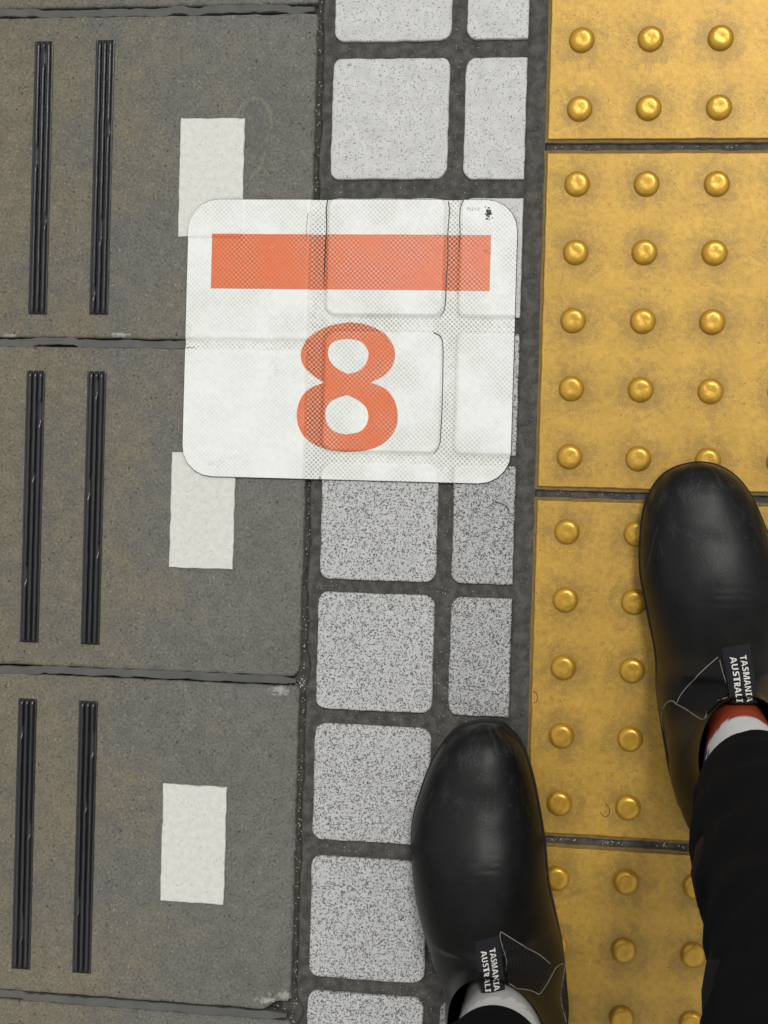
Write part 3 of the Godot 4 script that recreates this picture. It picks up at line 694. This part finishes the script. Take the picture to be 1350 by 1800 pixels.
func grid_point(g: Array, u: float, t: float) -> Vector3:
	var x := clampf(u, 0, 1) * 6.0; var y := clampf(t, 0, 1) * 12.0; var i := mini(int(x), 5); var j := mini(int(y), 11); var fx := x - i; var fy := y - j
	var p: Vector3 = (g[j][i] as Vector3).lerp(g[j][i + 1], fx).lerp((g[j + 1][i] as Vector3).lerp(g[j + 1][i + 1], fx), fy)
	var n: Vector3 = ((g[j + 1][i] as Vector3) - g[j][i]).cross((g[j][i + 1] as Vector3) - g[j][i]).normalized()
	return p + (n if n.y > 0 else -n) * 0.0011
func leg_rings(sec: Array, key: float) -> Array:          # sections [height, x, z, half width, half depth]
	var rings := []; var hs := []
	var h: float = sec[0][0]; var top: float = sec[sec.size() - 1][0]
	while h < top: hs.append(h); h += 0.006 if h < 0.45 else 0.02
	hs.append(top)
	var col := func(k: int) -> Array:
		var o := []
		for s in sec: o.append([s[0], s[k]])
		return o
	var cx: Array = col.call(1); var cz: Array = col.call(2); var rx: Array = col.call(3); var rz: Array = col.call(4)
	for y in hs:
		var ring := []
		for i in 56:
			var a := TAU * i / 56.0; var ca := cos(a); var sa := sin(a)
			var amp := 1.0 - 0.6 * sm(0.5, 0.8, y)
			var fold: float = 0.0028 * wob.get_noise_3d(ca * 16 + key, y * 220 + 20 * sin(a + key), sa * 16) + 0.0030 * sin(y * 88 + 2.6 * sin(a + key) + 3.0 * wob.get_noise_2d(y * 60, key)) * sm(-0.2, 0.9, wob.get_noise_3d(ca * 30, y * 100, sa * 30 + key) + 0.3)
			var k: float = 1.0 + fold * amp / 0.05 * sm(0.185, 0.205, y)
			ring.append(Vector3(table(cx, y) + ca * table(rx, y) * k, y + 0.004 * sin(a + key) * (1.0 - sm(0.18, 0.3, y)), table(cz, y) + sa * table(rz, y) * k))
		rings.append(ring)
	var inner := []; var fold_in := []       # turned-in hem
	for p in rings[0]:
		var c := Vector3(sec[0][1], p.y, sec[0][2]); inner.append(c + (p - c) * 0.96); fold_in.append(c + (p - c) * 0.93 + Vector3(0, 0.03, 0))
	rings.push_front(inner); rings.push_front(fold_in)
	return rings
func merge(parts: Array) -> ArrayMesh:
	var v := PackedVector3Array(); var idx := PackedInt32Array(); var uv := PackedVector2Array()
	for p in parts:
		var k := v.size(); v.append_array(p[0]); uv.append_array(p[2])
		for i in p[1]: idx.append(i + k)
	return mesh_of(v, smooth_normals(v, idx), uv, idx)
func sock(c0: Vector3, c1: Vector3, r0: Vector2, r1: Vector2, kind: int) -> ArrayMesh:
	var v := PackedVector3Array(); var idx := PackedInt32Array(); var col := PackedColorArray()
	var nn := 80; var mmx := 40
	for j in mmx + 1:
		var t := float(j) / mmx; var c := c0.lerp(c1, t); var r := r0.lerp(r1, t)
		for i in nn:
			var a := TAU * i / nn; var k := 1.0 + 0.012 * wob.get_noise_3d(cos(a) * 40, c.y * 900 + 40 * sin(a), sin(a) * 40)
			var p := Vector3(c.x + cos(a) * r.x * k, c.y, c.z + sin(a) * r.y * k)
			v.append(p)
			var y: float = c.y + 0.0040 * wob.get_noise_2d(a * 90, 5 + kind * 30) + 0.0015 * wob.get_noise_2d(a * 400, 9)
			var fr := -sin(a)             # 1 at the front
			var cl := lin(214, 214, 212)
			if kind == 0:
				if y < 0.1570 + 0.004 * fr: cl = lin(158, 70, 46)
				if cos(a) < -0.93 - 0.10 * wob.get_noise_2d(y * 2500, a * 60): cl = lin(38, 52, 96)
			else:
				if y < 0.158 and fr > 0.4: cl = lin(186, 184, 180)
			col.append(cl)
	for j in mmx:
		for i in nn:
			var a := j * nn + i; var b := j * nn + (i + 1) % nn
			idx.append_array([a, a + nn, b, b, a + nn, b + nn])
	return mesh_of(v, smooth_normals(v, idx), PackedVector2Array(), idx, col)
# one continuous skin from tapered bones: distances joined with a smooth minimum, meshed as surface nets
func skin(bones: Array, cell: float, blend: float, v: PackedVector3Array, idx: PackedInt32Array) -> void:
	var lo := Vector3.INF; var hi := -Vector3.INF
	for b in bones:
		var r: float = maxf(b[2], b[3]) + cell * 3
		lo = lo.min(b[0] - Vector3.ONE * r).min(b[1] - Vector3.ONE * r); hi = hi.max(b[0] + Vector3.ONE * r).max(b[1] + Vector3.ONE * r)
	var n := Vector3i(((hi - lo) / cell).ceil()) + Vector3i.ONE; var f := PackedFloat32Array(); f.resize(n.x * n.y * n.z); f.fill(1.0)
	for b in bones:
		var A: Vector3 = b[0]; var B: Vector3 = b[1]; var ra: float = b[2]; var rb: float = b[3]; var s: Vector3 = b[4] if b.size() > 4 else Vector3.ONE
		var r := maxf(ra, rb) * maxf(s.x, maxf(s.y, s.z)) + cell * 2.5
		var i0 := Vector3i(((A.min(B) - Vector3.ONE * r - lo) / cell).floor()).clamp(Vector3i.ZERO, n - Vector3i.ONE); var i1 := Vector3i(((A.max(B) + Vector3.ONE * r - lo) / cell).ceil()).clamp(Vector3i.ZERO, n - Vector3i.ONE)
		var ab := (B - A) / s; var l2 := maxf(ab.length_squared(), 1e-9)
		for k in range(i0.z, i1.z + 1):
			for j in range(i0.y, i1.y + 1):
				for i in range(i0.x, i1.x + 1):
					var p := (lo + Vector3(i, j, k) * cell - A) / s
					var t := clampf(p.dot(ab) / l2, 0, 1); var d := (p - ab * t).length() - lerpf(ra, rb, t)
					var q := (k * n.y + j) * n.x + i; var e := f[q]
					var h := clampf(0.5 + 0.5 * (e - d) / blend, 0, 1)
					f[q] = lerpf(e, d, h) - blend * h * (1.0 - h)
	var id := {}
	var off := [0, 1, n.x, n.x + 1, n.x * n.y, n.x * n.y + 1, n.x * n.y + n.x, n.x * n.y + n.x + 1]
	for k in n.z - 1:
		for j in n.y - 1:
			for i in n.x - 1:
				var q := (k * n.y + j) * n.x + i; var m := 0
				for c in 8: if f[q + off[c]] < 0: m += 1
				if m == 0 or m == 8: continue
				var sum := Vector3.ZERO; var cnt := 0
				for c in 8:
					for ax in 3:
						if c & (1 << ax): continue
						var g: int = c | (1 << ax); var fa := f[q + off[c]]; var fb := f[q + off[g]]
						if (fa < 0) != (fb < 0):
							var pa := Vector3(c & 1, (c >> 1) & 1, (c >> 2) & 1); var pb := Vector3(g & 1, (g >> 1) & 1, (g >> 2) & 1)
							sum += pa.lerp(pb, fa / (fa - fb)); cnt += 1
				id[q] = v.size(); v.append(lo + (Vector3(i, j, k) + sum / cnt) * cell)
	var st := [1, n.x, n.x * n.y]
	for q in id:
		for ax in 3:
			var s1: int = st[(ax + 1) % 3]; var s2: int = st[(ax + 2) % 3]
			var fa := f[q]; var fb := f[q + st[ax]]
			if (fa < 0) == (fb < 0) or not (id.has(q - s1) and id.has(q - s2) and id.has(q - s1 - s2)): continue
			var a: int = id[q]; var b: int = id[q - s1]; var c: int = id[q - s1 - s2]; var d: int = id[q - s2]
			if fa < 0: idx.append_array([a, c, b, a, d, c])
			else: idx.append_array([a, b, c, a, c, d])
func build_person() -> void:
	figure = holder("person")
	tag(figure, "person standing in black pull-on boots and slim black trousers, seen from above", "person")
	var right_hip := Vector3(0.125, 0.90, 0.975); var left_hip := Vector3(-0.045, 0.90, 0.985)
	# body under the clothes, head bowed towards the hands held out in front
	var neck := Vector3(0.04, 1.47, 0.915); var chest := Vector3(0.04, 1.27, 0.945); var waist := Vector3(0.04, 1.05, 0.985)
	var bones := [[Vector3(0.148, 0.10, 0.815), Vector3(0.148, 0.30, 0.835), 0.030, 0.046], [Vector3(0.148, 0.30, 0.835), Vector3(0.146, 0.50, 0.86), 0.046, 0.048], [Vector3(0.146, 0.50, 0.86), right_hip, 0.050, 0.078],
		[Vector3(-0.038, 0.10, 1.03), Vector3(-0.038, 0.30, 1.035), 0.030, 0.046], [Vector3(-0.038, 0.30, 1.035), Vector3(-0.04, 0.50, 1.02), 0.046, 0.048], [Vector3(-0.04, 0.50, 1.02), left_hip, 0.050, 0.078],
		[Vector3(0.0, 0.95, 0.985), Vector3(0.08, 0.95, 0.985), 0.105, 0.105], [waist, chest, 0.098, 0.112, Vector3(1.35, 1, 1)], [chest, Vector3(0.04, 1.39, 0.93), 0.112, 0.085, Vector3(1.5, 1, 1)],
		[neck, Vector3(0.04, 1.54, 0.885), 0.055, 0.054], [Vector3(0.04, 1.60, 0.855), Vector3(0.04, 1.66, 0.880), 0.075, 0.083], [Vector3(0.04, 1.555, 0.825), Vector3(0.04, 1.60, 0.83), 0.045, 0.055]]
	for s in [-1.0, 1.0]:
		var sh := Vector3(0.04 + s * 0.185, 1.415, 0.93); var el := Vector3(0.04 + s * 0.215, 1.17, 0.82); var wr := Vector3(0.035 + s * 0.105, 1.33, 0.655)
		bones.append_array([[Vector3(0.04 + s * 0.07, 1.43, 0.93), sh, 0.06, 0.058], [sh, el, 0.054, 0.043], [el, wr, 0.043, 0.028]])
	var v := PackedVector3Array(); var idx := PackedInt32Array()
	skin(bones, 0.018, 0.03, v, idx)
	var dark := v.size()
	for s in [-1.0, 1.0]:                       # hands, fingers curled round the edges of what they hold
		var w := Vector3(0.035 + s * 0.105, 1.33, 0.655); var pal := w + Vector3(-s * 0.012, 0.035, -0.05)
		var hb := [[w + Vector3(0, -0.012, 0.012), w, 0.026, 0.024], [w, pal, 0.023, 0.030, Vector3(0.75, 1, 1)], [w + Vector3(-s * 0.008, 0.03, -0.01), w + Vector3(-s * 0.035, 0.062, -0.02), 0.013, 0.010], [w + Vector3(-s * 0.035, 0.062, -0.02), w + Vector3(-s * 0.045, 0.066, -0.045), 0.010, 0.008]]
		for k in 4:
			var f0 := pal + Vector3(0, 0.028 - 0.019 * k, -0.022); var ln: float = [0.040, 0.045, 0.042, 0.034][k]
			var f1 := f0 + Vector3(s * 0.004, 0.002, -ln); var f2 := f1 + Vector3(-s * 0.026, 0.003, -0.010); var f3 := f2 + Vector3(-s * 0.016, 0.002, 0.012)
			hb.append_array([[f0, f1, 0.010, 0.009], [f1, f2, 0.009, 0.008], [f2, f3, 0.008, 0.007]])
		skin(hb, 0.005, 0.006, v, idx)
	var face := [[Vector3(0.04, 1.575, 0.782), Vector3(0.04, 1.60, 0.790), 0.012, 0.008], [Vector3(0.04, 1.60, 0.80), Vector3(0.04, 1.57, 0.80), 0.02, 0.02], [Vector3(-0.04, 1.60, 0.865), Vector3(-0.045, 1.63, 0.872), 0.010, 0.014], [Vector3(0.12, 1.60, 0.865), Vector3(0.125, 1.63, 0.872), 0.010, 0.014]]
	skin(face, 0.005, 0.006, v, idx)
	var col := PackedColorArray()
	for i in v.size():
		var p := v[i]; var c := lin(24, 25, 29)
		if i >= dark: c = lin(205, 160, 132)
		elif p.y > 1.49: c = lin(40, 31, 26) if (p.y > 1.64 + (0.85 - p.z) * 0.9 or p.z > 0.90) else lin(205, 160, 132)
		col.append(c)
	obj("body", mesh_of(v, smooth_normals(v, idx), PackedVector2Array(), idx, col), M.skin, figure)
	var rl := [[0.183, 0.150, 0.8045, 0.045, 0.052], [0.205, 0.152, 0.808, 0.049, 0.055], [0.25, 0.154, 0.817, 0.0555, 0.060], [0.33, 0.157, 0.832, 0.058, 0.064], [0.42, 0.157, 0.846, 0.058, 0.064], [0.50, 0.154, 0.858, 0.060, 0.066], [0.62, 0.142, 0.885, 0.066, 0.074], [0.75, 0.135, 0.925, 0.075, 0.088], [0.88, 0.115, 0.975, 0.082, 0.105]]
	var ll := [[0.183, -0.040, 1.025, 0.042, 0.052], [0.205, -0.040, 1.027, 0.048, 0.055], [0.25, -0.040, 1.031, 0.056, 0.060], [0.33, -0.040, 1.035, 0.061, 0.064], [0.42, -0.040, 1.03, 0.060, 0.064], [0.50, -0.041, 1.02, 0.061, 0.066], [0.62, -0.042, 1.008, 0.066, 0.074], [0.75, -0.042, 0.998, 0.075, 0.088], [0.88, -0.032, 0.985, 0.082, 0.105]]
	var pelvis := []
	for y in [0.80, 0.83, 0.87, 0.92, 0.97, 1.02, 1.06]:
		var ring := []
		for i in 56:
			var a := TAU * i / 56.0; var e := 1.0 - 0.06 * sm(0.95, 1.06, y); ring.append(Vector3(0.041 + cos(a) * 0.168 * e, y + (0.0 if y > 0.85 else 0.03 * absf(cos(a))), 0.98 + sin(a) * 0.122 * e))
		pelvis.append(ring)
	obj("trousers", merge([loft(leg_rings(rl, 11.0), true), loft(leg_rings(ll, 47.0), true), loft(pelvis, true)]), M.trousers, figure)
	var sr := obj("sock", sock(Vector3(0.1390, 0.10, 0.774), Vector3(0.146, 0.215, 0.812), Vector2(0.024, 0.050), Vector2(0.037, 0.048), 0), M.sock, figure); sr.set_meta("label", "white sock with rust red and blue pattern")
	var sl := obj("sock", sock(Vector3(-0.0380, 0.10, 1.012), Vector3(-0.040, 0.215, 1.035), Vector2(0.035, 0.050), Vector2(0.038, 0.047), 1), M.sock, figure); sl.set_meta("label", "pale grey sock")
	var V := func(a: Array) -> Array:
		var o := []
		for i in range(0, a.size(), 2): o.append(Vector2(a[i], a[i + 1]))
		return o
	build_boot("boot", "scuffed black leather boot standing wholly on the yellow tactile tiles", Vector3(0.108, 0.0063, 0.549), deg_to_rad(6.5), RIGHT_L, RIGHT_R, 0.0125, V.call([0.002, 0.151, 0.0245, 0.149, 0.0235, 0.191, 0.003, 0.190]),
		[[V.call([1263, 1155, 1240, 1175, 1215, 1200, 1198, 1220, 1190, 1236]), 0.00045], [V.call([1165, 1248, 1172, 1236, 1182, 1232, 1190, 1238, 1205, 1246, 1222, 1258, 1236, 1265, 1241, 1260, 1244, 1250, 1252, 1240, 1265, 1231, 1279, 1226]), 0.00045],
		[V.call([1164, 1250, 1164, 1272, 1168, 1300, 1176, 1335, 1183, 1365, 1195, 1385, 1204, 1402]), 0.00045], [V.call([1265, 1160, 1270, 1180, 1277, 1202]), 0.0004], [V.call([1335, 1231, 1345, 1234, 1356, 1242]), 0.00045]],
		[[Vector2(1264, 1162), Vector2(1282, 1218), Vector2(1240, 1258), Vector2(1193, 1236)]], Vector2(1262, 1205))
	build_boot("boot", "scuffed black leather boot standing mostly on the granite tiles", Vector3(-0.066, 0.0030, 0.780), deg_to_rad(6.5), LEFT_L, LEFT_R, 0.0, V.call([-0.015, 0.163, 0.005, 0.160, 0.0085, 0.194, -0.0105, 0.196]),
		[[V.call([880, 1638, 902, 1652, 924.5, 1665.5, 946.7, 1677.8, 967, 1694.4]), 0.00045], [V.call([880, 1638, 879, 1649, 884.4, 1669, 889, 1686.7, 889, 1706.7]), 0.0005],
		[V.call([994, 1695, 986.7, 1694.4, 976.7, 1701, 970, 1713, 960, 1731, 947.8, 1747.8, 942, 1745.5, 933, 1741.8, 915.5, 1739, 895.5, 1739]), 0.00045],
		[V.call([994, 1696, 996, 1717.8, 997, 1746.7, 999, 1775.5, 999, 1803]), 0.0005], [V.call([845.5, 1747.8, 836.7, 1754.4, 830.7, 1764.4, 834.4, 1774.4]), 0.00045], [V.call([824.4, 1738.9, 815.5, 1735.5, 807.8, 1742, 805, 1757.8, 807.8, 1780, 811, 1803]), 0.0004]],
		[[Vector2(881, 1643), Vector2(966, 1697), Vector2(946, 1742), Vector2(893, 1736)]], Vector2(890, 1690))
func leather() -> void:
	var w := 768; var h := 768
	var n1 := field(w, h, 91, 0.012, 4); var n2 := field(w, h, 92, 0.12, 3); var n3 := field(w, h, 93, 0.5, 2)
	var d := PackedByteArray(); d.resize(w * h * 3); var b := PackedByteArray(); b.resize(w * h)
	for j in h:
		for i in w:
			var q := j * w + i; var l := 17.0 + 9.0 * (n1[q] / 255.0 - 0.5) + 7.0 * (n2[q] / 255.0 - 0.5) + 6.0 * (n3[q] / 255.0 - 0.5)
			var t := float(j) / h
			# dusty scuffs with ragged outlines over the toe cap
			if t < 0.30 and n1[q] / 255.0 * 0.6 + n2[q] / 255.0 * 0.4 > 0.40 + 0.9 * t: l += 20.0 * clampf((n1[q] / 255.0 * 0.6 + n2[q] / 255.0 * 0.4 - 0.40 - 0.9 * t) * 7.0, 0, 1) * (0.6 + 0.8 * n3[q] / 255.0)
			d[q * 3] = b8(l); d[q * 3 + 1] = b8(l + 0.8); d[q * 3 + 2] = b8(l + 1.0); b[q] = b8(n2[q] * 0.5 + n3[q] * 0.5)
	rng.seed = 19
	for i in 70: blot(d, w, h, rng.randf_range(120, 640), rng.randf_range(20, 260), rng.randf_range(6, 50), rng.randf_range(2, 7), 1.57 + rng.randfn(0, 0.5), [58, 59, 57], 0.42)
	for i in 26: blot(d, w, h, rng.randf_range(100, 660), rng.randf_range(60, 460), rng.randf_range(8, 60), 2.0, rng.randf() * 3.1, [58, 58, 56], 0.3)
	for i in 14: blot(d, w, h, 560 + i * 5.5, 190 + i * 7.5, 26, 9, 0.95, [52, 53, 51], 0.35)
	var m := mat(Color.WHITE, 0.42, 0.37); m.albedo_texture = tex(d, w, h); relief(m, tex(b, w, h, false), 0.013); M.leather = m

# ---------------------------------------------------------------- small things
func chip(p: Vector3, r: float, v: PackedVector3Array, idx: PackedInt32Array) -> void:
	var k := v.size()
	for d in [Vector3(1, 0, 0), Vector3(-1, 0, 0), Vector3(0, 0.7, 0), Vector3(0, -0.7, 0), Vector3(0, 0, 1), Vector3(0, 0, -1)]:
		v.append(p + (d * rng.randf_range(0.6, 1.3)).rotated(Vector3.UP, rng.randf()) * r)
	for t in [[2, 0, 4], [2, 4, 1], [2, 1, 5], [2, 5, 0], [3, 4, 0], [3, 1, 4], [3, 5, 1], [3, 0, 5]]: idx.append_array([k + t[0], k + t[1], k + t[2]])
func build_grit() -> void:
	rng.seed = 303
	var v := PackedVector3Array(); var idx := PackedInt32Array()
	for s in range(0, 4):                                    # in the joints of the yellow tiles
		for i in 95 if s == 3 else 40:
			var x := rng.randf_range(-0.028, 0.25); if rng.randf() < 0.6: x = snappedf(x, 0.045) + rng.randfn(0, 0.006)
			chip(Vector3(x, -0.0030, PITCH * s - 0.033 + rng.randfn(0, 0.0011)), rng.randf_range(0.00025, 0.0009 if s == 3 else 0.0006), v, idx)
	for i in 300: chip(Vector3(-0.2335 + rng.randfn(0, 0.0016), -0.0052, rng.randf_range(0.1, 1.1)), rng.randf_range(0.0003, 0.0008), v, idx)
	for c in [[-0.2375, 0.757], [-0.246, 1.058]]:
		for i in 26: chip(Vector3(c[0] + rng.randfn(0, 0.004), -0.0058, c[1] + rng.randfn(0, 0.003)), rng.randf_range(0.0003, 0.0011), v, idx)
	for i in 420:
		var x := -0.1083 + rng.randfn(0, 0.004) if i % 2 else rng.randf_range(-0.228, -0.05); var z := rng.randf_range(0.1, 1.1)
		if i % 2 == 0: z = [0.186, 0.310, 0.667, 0.785, 0.904, 1.027][(i / 2) % 6] + rng.randfn(0, 0.004)
		chip(Vector3(x, -0.0025, z), rng.randf_range(0.00025, 0.00055), v, idx)
	var f := PackedVector3Array(); var fi := PackedInt32Array()
	for t in range(0, idx.size(), 1): f.append(v[idx[t]]); fi.append(t)      # sharp facets
	var o := obj("grit", mesh_of(f, smooth_normals(f, fi), PackedVector2Array(), fi), M.grit)
	o.set_meta("kind", "stuff"); tag(o, "tiny pale grains of grit caught in the joints of the floor", "grit")
func hair(pts: Array, h: float, label: String) -> void:
	var p := []
	for q in pts: p.append(at(q.x, q.y, h))
	var o := obj("hair_strand", tube(curve(p, 0.001), 0.00022, 5), M.hair); tag(o, label, "hair")

func _ready() -> void:
	# camera, sky, sun, exposure
	var cam := Camera3D.new(); cam.name = "camera"; add_child(cam)
	cam.transform = Transform3D(Basis(Vector3(ROW_X.x, -ROW_X.z, ROW_X.y), -Vector3(ROW_Y.x, -ROW_Y.z, ROW_Y.y), -Vector3(ROW_Z.x, -ROW_Z.z, ROW_Z.y)).orthonormalized(), CAM)
	cam.fov = rad_to_deg(2.0 * atan(900.0 / FOCAL)); cam.near = 0.05; cam.far = 200.0; cam.current = true
	var env := Environment.new(); env.background_mode = Environment.BG_SKY; env.tonemap_mode = Environment.TONE_MAPPER_LINEAR
	var sky := Sky.new(); var ps := ProceduralSkyMaterial.new()
	ps.sky_top_color = Color(1.0, 1.0, 1.0); ps.sky_horizon_color = Color(0.40, 0.40, 0.40); ps.sky_curve = 0.4; ps.ground_horizon_color = Color(0.35, 0.35, 0.34); ps.ground_bottom_color = Color(0.3, 0.3, 0.3); ps.sun_angle_max = 0.0
	sky.sky_material = ps; env.sky = sky; env.sdfgi_enabled = true; env.ssao_enabled = true; env.ssil_enabled = true
	env.tonemap_exposure = 0.82
	var we := WorldEnvironment.new(); we.name = "environment"; we.environment = env; add_child(we)
	var sun := DirectionalLight3D.new(); sun.name = "sun"; sun.light_energy = 0.5; sun.light_angular_distance = 10.0; sun.light_color = Color(1.0, 0.99, 0.97); sun.shadow_enabled = true; add_child(sun)
	sun.look_at_from_position(Vector3(0.20, 1.0, -0.42), Vector3.ZERO, Vector3.UP)
	wob.seed = 3; wob.frequency = 0.05; wob.noise_type = FastNoiseLite.TYPE_SIMPLEX_SMOOTH; wob.fractal_octaves = 3
	# materials
	concrete()
	granite("granite_pale", 201, 8500, 203, 95, 0.62); granite("granite_dark", 221, 29000, 194, 46, 0.7); granite("granite_dense", 241, 36000, 182, 44, 0.7)  # the pale stone has some reflected sheen painted into its base and specks
	tactile("tactile_a", 301); tactile("tactile_b", 331); tactile("tactile_c", 361)
	simple_noise("mortar", 401, [44, 43, 40], [122, 119, 112], 0.02, 0.13, 0.9, 0.3, 0.06, [136, 133, 125], 900)
	simple_noise("filler", 411, [82, 82, 80], [112, 112, 109], 0.01, 0.2, 0.85, 0.3, 0.02, [120, 120, 118], 60)
	simple_noise("ground", 421, [52, 51, 49], [84, 82, 78], 0.02, 0.3, 0.95, 0.3, 0.05)
	simple_noise("white", 431, [206, 206, 198], [236, 236, 230], 0.03, 0.12, 0.7, 0.35, 0.03, [146, 143, 130], 620)
	simple_noise("rim", 441, [96, 78, 44], [150, 124, 72], 0.02, 0.1, 0.6, 0.4, 0.02, [60, 52, 38], 120)
	simple_noise("stud", 451, [176, 134, 40], [214, 168, 64], 0.02, 0.11, 0.30, 0.5, 0.012, [96, 72, 28], 70)
	M.stud.metallic = 0.42
	simple_noise("rubber", 461, [17, 17, 20], [34, 35, 39], 0.03, 0.1, 0.26, 0.6, 0.01, [72, 72, 74], 40)
	simple_noise("sole", 471, [20, 20, 21], [36, 35, 34], 0.05, 0.08, 0.6, 0.4, 0.02, [66, 62, 56], 50)
	simple_noise("elastic", 481, [17, 17, 18], [27, 27, 28], 0.2, 0.03, 0.7, 0.35, 0.02)
	simple_noise("trousers", 491, [10, 11, 15], [21, 22, 27], 0.1, 0.04, 0.9, 0.25, 0.015)
	simple_noise("edge", 501, [96, 94, 88], [180, 177, 168], 0.1, 0.02, 0.8, 0.3, 0.01)
	simple_noise("webbing", 511, [24, 24, 28], [54, 54, 59], 0.4, 0.02, 0.8, 0.3, 0.02)
	M.tar = mat(Color(0.17, 0.165, 0.16), 0.8, 0.3)
	M.thread = mat(Color(0.88, 0.87, 0.84), 0.7, 0.3); M.grit = mat(Color(0.80, 0.79, 0.75), 0.5, 0.4); M.hair = mat(Color(0.09, 0.08, 0.07), 0.5, 0.4)
	M.skin = mat(Color.WHITE, 0.7, 0.3); M.skin.vertex_color_use_as_albedo = true; M.sock = mat(Color.WHITE, 0.9, 0.2); M.sock.vertex_color_use_as_albedo = true
	leather()
	print("materials ", Time.get_ticks_msec())
	# the place
	sheet_mesh("ground", -40, -40, 40, 40, -0.0125, M.ground)
	sheet_mesh("joint_mortar", -0.0284, -0.30, 0.72, 1.52, -0.0040, M.mortar)
	build_slabs(); build_granite(); build_mortar(); build_tactile()
	print("floor ", Time.get_ticks_msec())
	build_sign()
	print("sign ", Time.get_ticks_msec())
	build_person()
	print("person ", Time.get_ticks_msec())
	build_grit()
	hair([Vector2(858, 892), Vector2(864, 886), Vector2(874, 883), Vector2(886, 887), Vector2(894, 897), Vector2(895, 910), Vector2(891, 922)], 0.0014, "short dark curled hair lying on a cut granite tile below the sign")
	hair([Vector2(937, 1215), Vector2(943, 1219), Vector2(945, 1226), Vector2(942, 1234), Vector2(936, 1236)], 0.0016, "tiny curled hair at the left edge of a yellow tactile tile")
	hair([Vector2(1064, 1412), Vector2(1070, 1420), Vector2(1071, 1430), Vector2(1064, 1436), Vector2(1055, 1428)], 0.0016, "tiny curled hair on a yellow tactile tile between the two boots")
